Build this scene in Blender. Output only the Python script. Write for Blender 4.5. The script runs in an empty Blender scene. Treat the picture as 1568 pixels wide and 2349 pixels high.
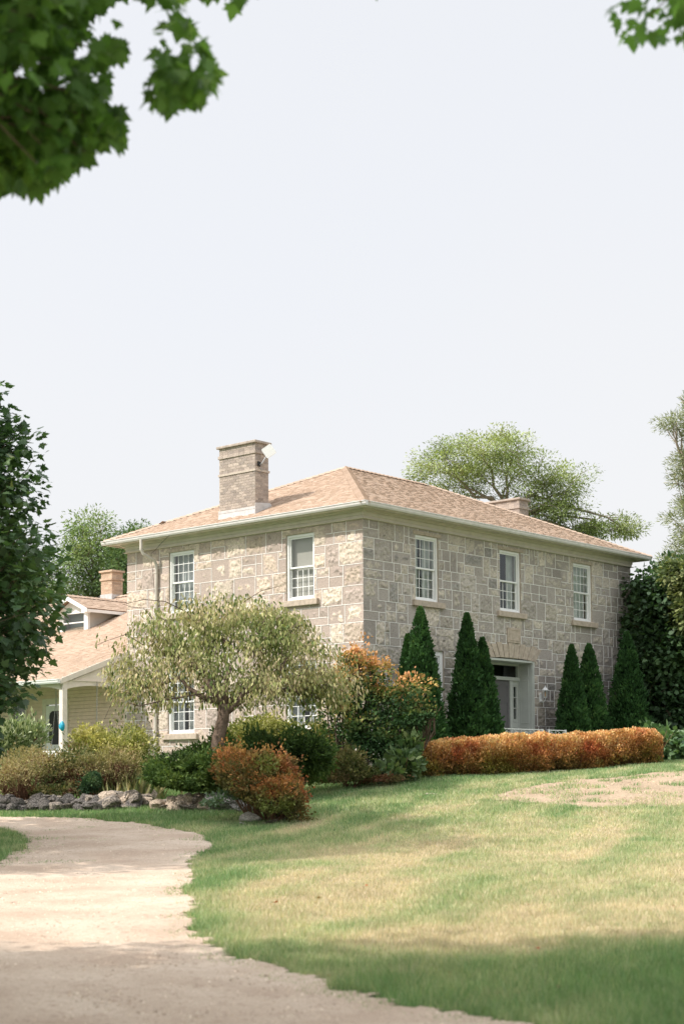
import bpy, math, random
import numpy as np
from mathutils import Vector, Matrix
R = math.radians
random.seed(7); RNG = np.random.default_rng(7)
S = bpy.context.scene
COL = S.collection

# ---------------------------------------------------------------- camera
CAM = np.array([-31.229, -26.682, -0.491]); AZ, PITCH, ROLL = 0.72095, 0.062776, -0.0062255
F, CY = 3616.4, 1559.4          # focal length and principal row in a 1568 x 2349 frame
_d = np.array([math.cos(PITCH)*math.cos(AZ), math.cos(PITCH)*math.sin(AZ), math.sin(PITCH)])
_r0 = np.array([math.sin(AZ), -math.cos(AZ), 0.0]); _u0 = np.cross(_r0, _d)
_r = _r0*math.cos(ROLL)+_u0*math.sin(ROLL); _u = -_r0*math.sin(ROLL)+_u0*math.cos(ROLL)
cd = bpy.data.cameras.new('camera'); cam = bpy.data.objects.new('camera', cd); COL.objects.link(cam)
M3 = Matrix(((_r[0], _u[0], -_d[0]), (_r[1], _u[1], -_d[1]), (_r[2], _u[2], -_d[2])))
cam.matrix_world = Matrix.Translation(Vector(CAM)) @ M3.to_4x4()
cd.sensor_fit = 'VERTICAL'; cd.sensor_height = 36; cd.sensor_width = 24
cd.lens = 36*F/2349; cd.shift_y = (CY-1174.5)/2349; cd.clip_start = 0.1; cd.clip_end = 3000
cd.dof.use_dof = True; cd.dof.focus_distance = 38; cd.dof.aperture_fstop = 2.0
S.camera = cam

# ---------------------------------------------------------------- light
SUN_AZ, SUN_EL = R(147), R(45)
w = bpy.data.worlds.new('World'); S.world = w; w.use_nodes = True
nt = w.node_tree; bg = nt.nodes['Background']
sky = nt.nodes.new('ShaderNodeTexSky'); sky.sky_type = 'NISHITA'; sky.sun_disc = False
sky.sun_elevation = SUN_EL; sky.sun_rotation = R(90)-SUN_AZ
sky.air_density = 1.0; sky.dust_density = 4.0; sky.ozone_density = 1.0
hs = nt.nodes.new('ShaderNodeHueSaturation'); hs.inputs['Saturation'].default_value = 0.35
mx = nt.nodes.new('ShaderNodeMix'); mx.data_type = 'RGBA'; mx.inputs[0].default_value = 0.80
mx.inputs[7].default_value = (6.50, 6.50, 6.55, 1)            # bright even haze over the blue
tcw = nt.nodes.new('ShaderNodeTexCoord'); sx_ = nt.nodes.new('ShaderNodeSeparateXYZ'); mrw = nt.nodes.new('ShaderNodeMapRange')   # haze brightened overhead, out of view, to lift the fill in shade
mrw.inputs[1].default_value = .48; mrw.inputs[2].default_value = 1.0; mrw.inputs[3].default_value = 1.0; mrw.inputs[4].default_value = 3.0; vmw = nt.nodes.new('ShaderNodeVectorMath'); vmw.operation = 'SCALE'
nt.links.new(tcw.outputs['Generated'], sx_.inputs[0]); nt.links.new(sx_.outputs[2], mrw.inputs[0])
nz_ = nt.nodes.new('ShaderNodeTexNoise'); nz_.inputs['Scale'].default_value = 1.6; nz_.inputs['Detail'].default_value = 3        # thin uneven veil of haze
ad_ = nt.nodes.new('ShaderNodeMath'); ad_.operation = 'MULTIPLY_ADD'; ad_.inputs[1].default_value = 1.4
nt.links.new(tcw.outputs['Generated'], nz_.inputs['Vector']); nt.links.new(sx_.outputs[2], ad_.inputs[0]); nt.links.new(nz_.outputs['Fac'], ad_.inputs[2])
rh_ = nt.nodes.new('ShaderNodeValToRGB'); rh_.color_ramp.elements[0].position = .45; rh_.color_ramp.elements[1].position = 1.0
rh_.color_ramp.elements[0].color = (.655, .65, .645, 1); rh_.color_ramp.elements[1].color = (.625, .638, .668, 1)
sc_ = nt.nodes.new('ShaderNodeVectorMath'); sc_.operation = 'SCALE'; sc_.inputs['Scale'].default_value = 10.0
nt.links.new(ad_.outputs[0], rh_.inputs[0]); nt.links.new(rh_.outputs[0], sc_.inputs[0]); nt.links.new(sc_.outputs[0], mx.inputs[7])
nt.links.new(sky.outputs[0], hs.inputs['Color']); nt.links.new(hs.outputs[0], mx.inputs[6])
nt.links.new(mx.outputs[2], vmw.inputs[0]); nt.links.new(mrw.outputs[0], vmw.inputs['Scale']); nt.links.new(vmw.outputs[0], bg.inputs[0]); bg.inputs[1].default_value = 0.12
sd = bpy.data.lights.new('sun', 'SUN'); so = bpy.data.objects.new('sun', sd); COL.objects.link(so)
sd.energy = 3.9; sd.angle = R(0.6); sd.color = (1.0, 0.925, 0.86)
sv = Vector((math.cos(SUN_EL)*math.cos(SUN_AZ), math.cos(SUN_EL)*math.sin(SUN_AZ), math.sin(SUN_EL)))
so.rotation_euler = sv.to_track_quat('Z', 'Y').to_euler()
S.view_settings.view_transform = 'Standard'; S.view_settings.look = 'None'
S.view_settings.exposure = 0.38; S.view_settings.gamma = 1

# ---------------------------------------------------------------- geometry of the view (only to turn measurements into metres)
def ray(px, py): return _d + _r*(px-784)/F - _u*(py-CY)/F
def at(px, py, D):
    v = ray(px, py); v = v/np.hypot(v[0], v[1]); return CAM+v*D
def proj(P):
    v = np.asarray(P, float)-CAM; z = v@_d; return 784+F*(v@_r)/z, CY-F*(v@_u)/z, z
def vnoise(P, scale=1.0, seed=0):
    """smooth value noise on Nx3 points -> 0..1"""
    P = np.atleast_2d(P)*scale+seed*17.31; I = np.floor(P).astype(np.int64); f = P-I; f = f*f*(3-2*f)
    def h(i, j, k):
        n = (i*374761393+j*668265263+k*2147483647+seed*1274126177) & 0xffffffff
        n = ((n ^ (n >> 13))*1274126177) & 0xffffffff
        return ((n ^ (n >> 16)) & 0xffffff)/float(0xffffff)
    o = 0
    for a in (0, 1):
        for b in (0, 1):
            for c in (0, 1):
                wgt = (f[:, 0] if a else 1-f[:, 0])*(f[:, 1] if b else 1-f[:, 1])*(f[:, 2] if c else 1-f[:, 2])
                o = o+wgt*h(I[:, 0]+a, I[:, 1]+b, I[:, 2]+c)
    return o
def fbm(P, scale=1.0, seed=0, oct=3):
    s = 0; a = 1; t = 0
    for k in range(oct):
        s = s+a*vnoise(P, scale*2**k, seed+k); t += a; a *= .5
    return s/t

# terrain heights: thin plate through measured ground points
def _g(px, py, D): return tuple(at(px, py, D))
CP = [(-31.2, -26.7, -2.1), _g(0, 2349, 9.5), _g(784, 2349, 9.5), _g(1568, 2349, 9.5), _g(-300, 2349, 9.6), _g(0, 1872, 30.5), _g(470, 1932, 24.5),
      _g(650, 1890, 27), _g(960, 1790, 33), _g(1250, 1777, 35.5), _g(1540, 1752, 38), _g(1568, 1905, 25), _g(1150, 1980, 20.5), _g(1600, 1745, 50),
      (0, 0, -.32), (13.4, 0, -.25), (0, 9.3, -.12), (-2.4, 9.2, -.1), (-3, 4.5, -.25), (-2.5, 0, -.38), (6.7, -2.5, -.28), (-2.4, 16, -.1), _g(-900, 1865, 31),
      (40, 30, .3), (80, 80, .5), (60, -10, .3), (30, -40, -1), (-20, 60, -.5), (-60, 40, -1.5), (-70, -60, -2.2), (0, -80, -2.2), (-40, -30, -2.2),
      (200, 200, 1), (-200, -200, -2), (200, -200, -1), (-200, 200, -1), _g(200, 1845, 32.0), _g(400, 1850, 30.5)]
CPa = np.array(CP)
def _phi(r2): return 0.5*r2*np.log(r2+1e-9)
_n = len(CPa); _K = _phi(((CPa[:, None, :2]-CPa[None, :, :2])**2).sum(2))+np.eye(_n)*2.0
_Pm = np.c_[np.ones(_n), CPa[:, :2]]; _A = np.block([[_K, _Pm], [_Pm.T, np.zeros((3, 3))]])
_w = np.linalg.solve(_A, np.r_[CPa[:, 2], 0, 0, 0])
def gz(x, y):
    x = np.asarray(x, float); y = np.asarray(y, float); sh = x.shape; q = np.c_[x.ravel(), y.ravel()]
    o = np.empty(len(q))
    for i in range(0, len(q), 20000):
        p = q[i:i+20000]; r2 = ((p[:, None, :]-CPa[None, :, :2])**2).sum(2)
        o[i:i+20000] = _phi(r2)@_w[:_n]+_w[_n]+p@_w[_n+1:]
    P3 = np.c_[q, np.zeros(len(q))]
    o += (vnoise(P3, .35, 3)-.5)*.08
    return o.reshape(sh) if sh else float(o[0])
def ground(px, py):
    """point where the ground is seen at this measurement"""
    Ds = np.linspace(5, 60, 1101); v = ray(px, py); v = v/np.hypot(v[0], v[1]); Q = CAM+np.outer(Ds, v)
    dz = Q[:, 2]-gz(Q[:, 0], Q[:, 1]); k = np.where(dz < 0)[0]
    return Q[k[0]] if len(k) else Q[-1]
def gat(px, D):
    p = at(px, 1787, D); return np.array([p[0], p[1], gz(p[0], p[1])])

# ---------------------------------------------------------------- materials
MATS = {}
def mat(name, color=(.5, .5, .5), rough=.8, spec=.3, vary=.15, scale=8, bump=0, bscale=30, vcol=False, metal=0, transl=0, color2=None, detail=4):
    if name in MATS: return MATS[name]
    m = bpy.data.materials.new(name); m.use_nodes = True; t = m.node_tree; n = t.nodes; L = t.links
    b = n['Principled BSDF']; b.inputs['Roughness'].default_value = rough; b.inputs['Specular IOR Level'].default_value = spec; b.inputs['Metallic'].default_value = metal
    geo = n.new('ShaderNodeTexCoord'); no = n.new('ShaderNodeTexNoise'); no.inputs['Scale'].default_value = scale; no.inputs['Detail'].default_value = detail
    L.new(geo.outputs['Object'], no.inputs['Vector'])
    if vcol:
        a = n.new('ShaderNodeAttribute'); a.attribute_name = 'Col'; src = a.outputs['Color']
    else:
        if color2:
            rp = n.new('ShaderNodeValToRGB'); rp.color_ramp.elements[0].color = (*color, 1); rp.color_ramp.elements[1].color = (*color2, 1)
            rp.color_ramp.elements[0].position = .38; rp.color_ramp.elements[1].position = .62
            L.new(no.outputs['Fac'], rp.inputs[0]); src = rp.outputs[0]
        else:
            c = n.new('ShaderNodeRGB'); c.outputs[0].default_value = (*color, 1); src = c.outputs[0]
    mr = n.new('ShaderNodeMapRange'); mr.inputs[1].default_value = .3; mr.inputs[2].default_value = .7; mr.inputs[3].default_value = 1-vary; mr.inputs[4].default_value = 1+vary
    L.new(no.outputs['Fac'], mr.inputs[0])
    vm = n.new('ShaderNodeVectorMath'); vm.operation = 'SCALE'; L.new(src, vm.inputs[0]); L.new(mr.outputs[0], vm.inputs['Scale'])
    L.new(vm.outputs[0], b.inputs['Base Color'])
    if bump:
        n2 = n.new('ShaderNodeTexNoise'); n2.inputs['Scale'].default_value = bscale; n2.inputs['Detail'].default_value = 6
        L.new(geo.outputs['Object'], n2.inputs['Vector'])
        bp = n.new('ShaderNodeBump'); bp.inputs['Strength'].default_value = bump; bp.inputs['Distance'].default_value = .02
        L.new(n2.outputs['Fac'], bp.inputs['Height']); L.new(bp.outputs[0], b.inputs['Normal'])
    if transl:
        tr = n.new('ShaderNodeBsdfTranslucent'); ms = n.new('ShaderNodeMixShader'); ms.inputs[0].default_value = transl
        br = n.new('ShaderNodeVectorMath'); br.operation = 'MULTIPLY'; br.inputs[1].default_value = (1.25, 1.3, .7); L.new(vm.outputs[0], br.inputs[0])
        L.new(br.outputs[0], tr.inputs['Color']); L.new(b.outputs[0], ms.inputs[1]); L.new(tr.outputs[0], ms.inputs[2])
        L.new(ms.outputs[0], n['Material Output'].inputs['Surface'])
    MATS[name] = m; return m
LEAF = mat('leaf', vcol=True, rough=.5, spec=.35, vary=.18, scale=3, transl=.3)
LEAFM = mat('leaf_matt', vcol=True, rough=.8, spec=.12, vary=.2, scale=6, transl=.2)
LEAFT = mat('thin_leaf', vcol=True, rough=.5, spec=.3, vary=.15, scale=6, transl=.5)
BARK = mat('bark', (.13, .095, .07), .9, .15, .35, 14, .8, 40)
PALEBARK = mat('pale_bark', (.27, .23, .18), .9, .15, .3, 14, .6, 40)
TWIG = mat('twig', (.20, .11, .07), .85, .15, .3, 12)
STONE = mat('stone', vcol=True, rough=.93, spec=.1, vary=.18, scale=26, bump=.8, bscale=38)
SILL = mat('sill_stone', (.46, .385, .31), .9, .15, .18, 9, .5, 40)
WHITE = mat('white_paint', (.80, .80, .78), .45, .4, .04, 3)
TRIM = mat('sage_trim', (.62, .565, .49), .55, .3, .07, 4, .1, 12)
TRIMD = mat('entry_trim', (.47, .49, .45), .55, .3, .06, 4)
GUTTER = mat('gutter_paint', (.70, .665, .645), .4, .4, .08, 6)
CREAM = mat('cream_siding', (.80, .64, .535), .65, .25, .08, 5, .1, 20)
CREAMT = mat('cream_trim', (.74, .67, .58), .6, .3, .07, 5, .1, 20)
SHING = mat('shingle', vcol=True, rough=.92, spec=.12, vary=.14, scale=60, bump=.5, bscale=220)
BRICKM = mat('brick', vcol=True, rough=.92, spec=.1, vary=.15, scale=30, bump=.5, bscale=80)
FLASH = mat('lead_flashing', (.50, .485, .47), .5, .4, .15, 10)
DARK = mat('dark_interior', (.02, .022, .02), .8, .2, .2, 3)
DOOR = mat('grey_door', (.13, .125, .125), .5, .35, .05, 6)
SCREEN = mat('screen_mesh', (.015, .015, .017), .5, .4, .2, 3)
CURT2 = mat('grey_curtain', (.42, .42, .43), .85, .1, .12, 5, .3, 8)
CURT = mat('curtain', (.55, .56, .54), .85, .1, .12, 5, .3, 8)
BLIND = mat('window_shade', (.42, .38, .35), .85, .1, .04, 2)
METAL = mat('galvanised', (.38, .39, .40), .45, .5, .1, 20, metal=.6)
BLACK = mat('black_plastic', (.02, .02, .02), .5, .4, .1, 10)
BLUE = mat('blue_plastic', (.03, .42, .62), .35, .5, .3, 14, transl=.25)
ROCKM = mat('fieldstone', (.15, .135, .12), .93, .12, .3, 7, .9, 24, color2=(.34, .29, .235))
ROCKD = mat('dark_shaded_fieldstone', (.07, .065, .06), .93, .12, .3, 7, .9, 24, color2=(.17, .155, .14))
ROCKP = mat('pale_fieldstone', (.36, .29, .22), .93, .12, .25, 7, .8, 24, color2=(.52, .43, .34))
ROCKW = mat('white_rock', (.45, .42, .37), .93, .12, .2, 7, .8, 24, color2=(.62, .58, .52))
TUFA = mat('pitted_rock', (.17, .165, .15), .95, .1, .3, 12, 1.0, 30, color2=(.36, .34, .31))
def glass_mat():
    m = bpy.data.materials.new('window_glass'); m.use_nodes = True; t = m.node_tree; n = t.nodes; L = t.links
    n.remove(n['Principled BSDF']); g = n.new('ShaderNodeBsdfGlossy'); g.inputs['Roughness'].default_value = .01; g.inputs['Color'].default_value = (.9, .95, .95, 1)
    tr = n.new('ShaderNodeBsdfTransparent'); tr.inputs['Color'].default_value = (.86, .9, .88, 1)
    fr = n.new('ShaderNodeFresnel'); gg_ = n.new('ShaderNodeNewGeometry'); mb_ = n.new('ShaderNodeMapRange'); mb_.inputs[3].default_value = 1.6; mb_.inputs[4].default_value = 1/1.6; L.new(gg_.outputs['Backfacing'], mb_.inputs[0]); L.new(mb_.outputs[0], fr.inputs['IOR'])
    tc = n.new('ShaderNodeTexCoord'); no = n.new('ShaderNodeTexNoise'); no.inputs['Scale'].default_value = 2.5; bp = n.new('ShaderNodeBump'); bp.inputs['Strength'].default_value = .12; bp.inputs['Distance'].default_value = .05
    L.new(tc.outputs['Object'], no.inputs['Vector']); L.new(no.outputs['Fac'], bp.inputs['Height']); L.new(bp.outputs[0], g.inputs['Normal'])
    ms = n.new('ShaderNodeMixShader'); L.new(fr.outputs[0], ms.inputs[0]); L.new(tr.outputs[0], ms.inputs[1]); L.new(g.outputs[0], ms.inputs[2])
    L.new(ms.outputs[0], n['Material Output'].inputs['Surface']); return m
GLASS = glass_mat()

# ---------------------------------------------------------------- object helpers
def tag(o, label=None, cat=None, group=None, kind=None):
    if label: o['label'] = label
    if cat: o['category'] = cat
    if group: o['group'] = group
    if kind: o['kind'] = kind
    return o
def empty(name, loc=(0, 0, 0), rz=0):
    o = bpy.data.objects.new(name, None); COL.objects.link(o); o.location = loc; o.rotation_euler = (0, 0, rz); o.empty_display_size = .2
    return o
def link(name, me, parent=None):
    o = bpy.data.objects.new(name, me); COL.objects.link(o)
    if parent is not None: o.parent = parent
    return o
def copy_tree(o, parent=None):
    c = o.copy(); COL.objects.link(c); c.parent = parent
    for ch in list(o.children): copy_tree(ch, c)
    return c
class MB:
    def __init__(s): s.v = []; s.f = []; s.m = []; s.c = []; s.hascol = False
    def add(s, verts, faces, mi=0, col=None):
        b = len(s.v); s.v += [tuple(p) for p in verts]
        for f in faces: s.f.append([b+i for i in f]); s.m.append(mi)
        s.c += [col if col is not None else (.5, .5, .5)]*len(verts)
        if col is not None: s.hascol = True
        return s
    def box(s, a, b, mi=0, col=None):
        x0, y0, z0 = [min(p, q) for p, q in zip(a, b)]; x1, y1, z1 = [max(p, q) for p, q in zip(a, b)]
        return s.add([(x0, y0, z0), (x1, y0, z0), (x1, y1, z0), (x0, y1, z0), (x0, y0, z1), (x1, y0, z1), (x1, y1, z1), (x0, y1, z1)],
                     [(0, 3, 2, 1), (4, 5, 6, 7), (0, 1, 5, 4), (1, 2, 6, 5), (2, 3, 7, 6), (3, 0, 4, 7)], mi, col)
    def tube(s, pts, rad, n=6, mi=0, cap=True, col=None):
        pts = [Vector(p) for p in pts]; k = len(pts)
        if not hasattr(rad, '__len__'): rad = [rad]*k
        vs = []
        for i, p in enumerate(pts):
            d = (pts[min(i+1, k-1)]-pts[max(i-1, 0)]).normalized()
            a = d.orthogonal() if i == 0 else (pa-d*pa.dot(d))
            a.normalize(); pa = a; b = d.cross(a)
            for j in range(n):
                t = 2*math.pi*j/n; vs.append(p+(a*math.cos(t)+b*math.sin(t))*rad[i])
        fs = [(i*n+j, i*n+(j+1) % n, (i+1)*n+(j+1) % n, (i+1)*n+j) for i in range(k-1) for j in range(n)]
        if cap: fs += [tuple(range(n))[::-1], tuple((k-1)*n+j for j in range(n))]
        return s.add(vs, fs, mi, col)
    def prism(s, poly, off, mi=0, col=None):
        """polygon (3d points) extruded by vector off"""
        n = len(poly); o = Vector(off); P = [Vector(p) for p in poly]
        return s.add(P+[p+o for p in P], [tuple(range(n))[::-1], tuple(range(n, 2*n))]+[(i, (i+1) % n, n+(i+1) % n, n+i) for i in range(n)], mi, col)
    def build(s, name, mats, parent=None, smooth=False, bevel=0):
        me = bpy.data.meshes.new(name); me.from_pydata(s.v, [], s.f)
        for m in (mats if isinstance(mats, (list, tuple)) else [mats]): me.materials.append(m)
        me.polygons.foreach_set('material_index', s.m)
        if smooth: me.polygons.foreach_set('use_smooth', [True]*len(s.f))
        if s.hascol:
            a = me.color_attributes.new('Col', 'FLOAT_COLOR', 'POINT'); a.data.foreach_set('color', np.c_[np.array(s.c), np.ones(len(s.c))].astype(np.float32).ravel())
        me.update(); o = link(name, me, parent)
        if bevel:
            bv = o.modifiers.new('bevel', 'BEVEL'); bv.width = bevel; bv.segments = 2; bv.limit_method = 'ANGLE'
        return o
def fast_mesh(name, V, Fc, cols, mats, parent=None, smooth=False, mi=None):
    """V Nx3, Fc MxK uniform polygons, cols Nx3"""
    me = bpy.data.meshes.new(name); me.vertices.add(len(V)); me.vertices.foreach_set('co', np.asarray(V, np.float32).ravel())
    M, K = Fc.shape; me.loops.add(M*K); me.loops.foreach_set('vertex_index', Fc.astype(np.int32).ravel())
    me.polygons.add(M); me.polygons.foreach_set('loop_start', np.arange(0, M*K, K, dtype=np.int32)); me.polygons.foreach_set('loop_total', np.full(M, K, np.int32))
    if smooth: me.polygons.foreach_set('use_smooth', np.ones(M, bool))
    for m in (mats if isinstance(mats, (list, tuple)) else [mats]): me.materials.append(m)
    if mi is not None: me.polygons.foreach_set('material_index', np.asarray(mi, np.int32))
    if cols is not None:
        a = me.color_attributes.new('Col', 'FLOAT_COLOR', 'POINT'); a.data.foreach_set('color', np.c_[cols, np.ones(len(cols))].astype(np.float32).ravel())
    me.update(calc_edges=True); me.validate()
    return link(name, me, parent)

# ---------------------------------------------------------------- leaves
def nrm(a): return a/(np.linalg.norm(a, axis=1, keepdims=True)+1e-9)
T_MAPLE = np.array([(0, 0), (.28, -.06), (.22, .10), (.52, .18), (.40, .34), (.55, .52), (.26, .50), (.22, .66), (0, 1.0), (-.22, .66), (-.26, .50), (-.55, .52), (-.40, .34), (-.52, .18), (-.22, .10), (-.28, -.06)])
T_LANCE = np.array([(0, 0), (.17, .3), (.15, .62), (0, 1), (-.15, .62), (-.17, .3)])
T_OVAL = np.array([(0, 0), (.3, .25), (.3, .6), (0, 1), (-.3, .6), (-.3, .25)])
T_TRI = np.array([(-.22, 0), (.22, 0), (0.0, 1)])
T_SPRAY = np.array([(0, 0), (.30, .35), (.16, .5), (.22, .85), (0, 1.05), (-.22, .8), (-.14, .5), (-.32, .4)])
def leaves(name, C, A, N, size, T, col, m, parent, fold=.15, droop=0.0):
    """C base points, A long-axis directions, N face normals"""
    n = len(C); A = nrm(A); N = N-(N*A).sum(1, keepdims=True)*A; N = nrm(N); B = np.cross(A, N)
    size = np.broadcast_to(size, (n,)).reshape(n, 1); k = len(T)
    V = np.empty((n, k, 3))
    for i, (u, v) in enumerate(T): V[:, i] = C+size*(B*u+A*v+N*(abs(u)*fold-v*v*droop))
    Fc = np.arange(n*k).reshape(n, k)
    return fast_mesh(name, V.reshape(-1, 3), Fc, np.repeat(col, k, 0), m, parent)
def palette(n, cols, wts, jit=.18, P=None, nscale=1.0, seed=0):
    """pick colours; if P given, choice follows smooth noise so clumps share a tint"""
    cols = np.array(cols); wts = np.array(wts, float); wts /= wts.sum(); cum = np.cumsum(wts)
    u = RNG.random(n)
    if P is not None:
        q = fbm(P, nscale, seed, 2); q = np.argsort(np.argsort(q))/max(n-1, 1); u = np.clip(.6*q+.4*u, 0, .9999)
    k = np.searchsorted(cum, u).clip(0, len(cols)-1)
    c = cols[k]; lum = (c@np.array([.3, .59, .11]))[:, None]; c = (c*.84+lum*.16)*np.array([1.12, 1.06, .95])
    return np.clip(c*(1+(RNG.random((n, 1))-.5)*2*jit), .004, 1)
def inblobs(blobs, n, bias=.45):
    """random points in ellipsoids (cx,cy,cz,rx,ry,rz), pushed toward the shell"""
    B = np.array(blobs, float); vol = B[:, 3]*B[:, 4]*B[:, 5]; idx = RNG.choice(len(B), n, p=vol**.8/(vol**.8).sum())
    d = nrm(RNG.normal(size=(n, 3))); r = RNG.random((n, 1))**bias
    return B[idx, :3]+d*r*B[idx, 3:6], idx, d
def view_blobs(lst):
    """ellipsoids given as (px, py, D, half-width px, half-height px, half-depth m) measured on the photograph, in metres"""
    out = []
    for px, py, D, hw, hh, hd in lst:
        p = at(px, py, D); s = D/F; out.append((p[0], p[1], p[2], max(hw*s, .1), max(hd, .1), hh*s))
    return out
def inside(P, m=0):
    x, y, z = proj(P); return (z > 0) & (x > -m) & (x < 1568+m) & (y > -m) & (y < 2349+m)
def blob_points(blobs, n, bias=.45, wexp=.75):
    """like inblobs, but radii are (across the view, height, along the view)"""
    B = np.array(blobs, float); vol = B[:, 3]*B[:, 4]*B[:, 5]; idx = RNG.choice(len(B), n, p=vol**wexp/(vol**wexp).sum())
    d = nrm(RNG.normal(size=(n, 3))); r = RNG.random((n, 1))**bias; q = d*r
    fw = np.array([_d[0], _d[1], 0]); fw /= np.linalg.norm(fw)
    W = q[:, :1]*B[idx, 3:4]*_r0+q[:, 1:2]*B[idx, 4:5]*fw+q[:, 2:3]*B[idx, 5:6]*np.array([0, 0, 1.])
    dw = nrm(d[:, :1]*_r0+d[:, 1:2]*fw+d[:, 2:3]*np.array([0, 0, 1.]))
    return B[idx, :3]+W, idx, dw
def curve(a, b, sag=.1, n=5, wob=.06):
    a = np.array(a, float); b = np.array(b, float); L = np.linalg.norm(b-a); t = np.linspace(0, 1, n)[:, None]
    off = RNG.normal(size=(n, 3))*wob*L; off[0] = off[-1] = 0
    return a+(b-a)*t+off*np.sin(t*math.pi)+np.array([0, 0, 1])*np.sin(t*math.pi)*sag*L
def tree(name, label, cat, base, fork, blobs, ncl, nleaf, cr, T, lsize, cols, wts, barkm=BARK, trunk_r=.2, lm=None, group=None, droop=0.3, horiz=.5,
         keep=None, trunk_pts=None, twig_r=.012, bias=.45, limb_r=None, jit=.18, up=0.0, flat=.8, nsides=8, hang=False, cscale=.6, fold=.15, limbs_out=False, wexp=.75):
    base = np.array(base, float); root = empty(name, tuple(base)); tag(root, label, cat, group)
    fork = np.array(fork, float); tb = MB()
    tp = curve(base-np.array([0, 0, .2]), fork, 0, 5, .03) if trunk_pts is None else np.array(trunk_pts, float)
    rr = np.linspace(trunk_r, trunk_r*.72, len(tp)); rr[0] *= 1.35
    tb.tube(tp-base, list(rr), nsides)
    cc, idx, dd = blob_points(blobs, ncl, bias, wexp)
    if keep is not None:
        k = keep(cc); cc, idx, dd = cc[k], idx[k], dd[k]
    limb_r = limb_r or trunk_r*.45; nodes = []; nd_r = []
    for bi, b in enumerate(blobs):
        cen = np.array(b[:3]); pts = curve(fork, cen+np.array([0, 0, -.25*b[5]]), .12, 6, .05)
        if keep is not None and not keep(pts[-1:])[0] : pass
        r = np.linspace(limb_r, limb_r*.3, 6)
        if keep is None or (keep(pts).all() and not (limbs_out and inside(pts, 120).any())): tb.tube(pts-base, list(r), 6)
        nodes += list(pts[1:]); nd_r += list(r[1:])
    nodes = np.array(nodes); nd_r = np.array(nd_r)
    # secondary branches grow from the limbs, twigs from those
    order = np.argsort(((cc-fork)**2).sum(1)); nn = list(nodes); nr = list(nd_r)
    for q, i in enumerate(order):
        A = np.array(nn); d2 = ((A-cc[i])**2).sum(1)+((A-fork)**2).sum(1)*.15; j = int(np.argmin(d2))
        L = math.sqrt(((A[j]-cc[i])**2).sum()); r0 = max(min(nr[j]*.6, twig_r*3), twig_r*.8)
        if limbs_out and inside(cc[i:i+1], 200)[0]: r0 = min(r0, twig_r*.8)
        if limbs_out and not (keep(np.array([(A[j]+cc[i])/2]))[0] and keep(np.array([A[j]*.25+cc[i]*.75]))[0] and keep(np.array([A[j]*.75+cc[i]*.25]))[0]): continue
        if L > .05:
            pts = curve(A[j], cc[i], .08, 4, .06); tb.tube(pts-base, list(np.linspace(r0, r0*.45, 4)), 4, cap=False)
            nn += [pts[2], pts[3]]; nr += [r0*.7, r0*.5]
    tb.build('trunk', barkm, root, smooth=True)
    m = len(cc); cnt = RNG.poisson(nleaf, m)+1; ci = np.repeat(np.arange(m), cnt); n = len(ci)
    g = nrm(RNG.normal(size=(n, 3)))*(RNG.random((n, 1))**.5)*1.75; g[:, 2] *= flat; P = cc[ci]+g*cr*.5
    if keep is not None:
        k = keep(P); P = P[k]; ci = ci[k]; n = len(P)
    out = nrm(P-cc[ci]+dd[ci]*cr*.4+RNG.normal(size=(n, 3))*.25*cr)
    if hang: A_ = out*.35+np.array([0, 0, -1.])+RNG.normal(size=(n, 3))*.25; N_ = RNG.normal(size=(n, 3))+out*.6
    else: A_ = out+np.array([0, 0, -droop+up])+RNG.normal(size=(n, 3))*.25; N_ = np.array([0, 0, 1.])*horiz*2+RNG.normal(size=(n, 3))*.6+out*.3
    col = palette(n, cols, wts, jit, P, cscale, int(abs(base[0]*10)) % 50)
    col = col*(.8+.4*RNG.random(m))[ci][:, None]
    leaves('crown', P-base, A_, N_, lsize*(.65+.7*RNG.random(n)), T, col, lm or LEAF, root, fold=fold)
    return root
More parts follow.
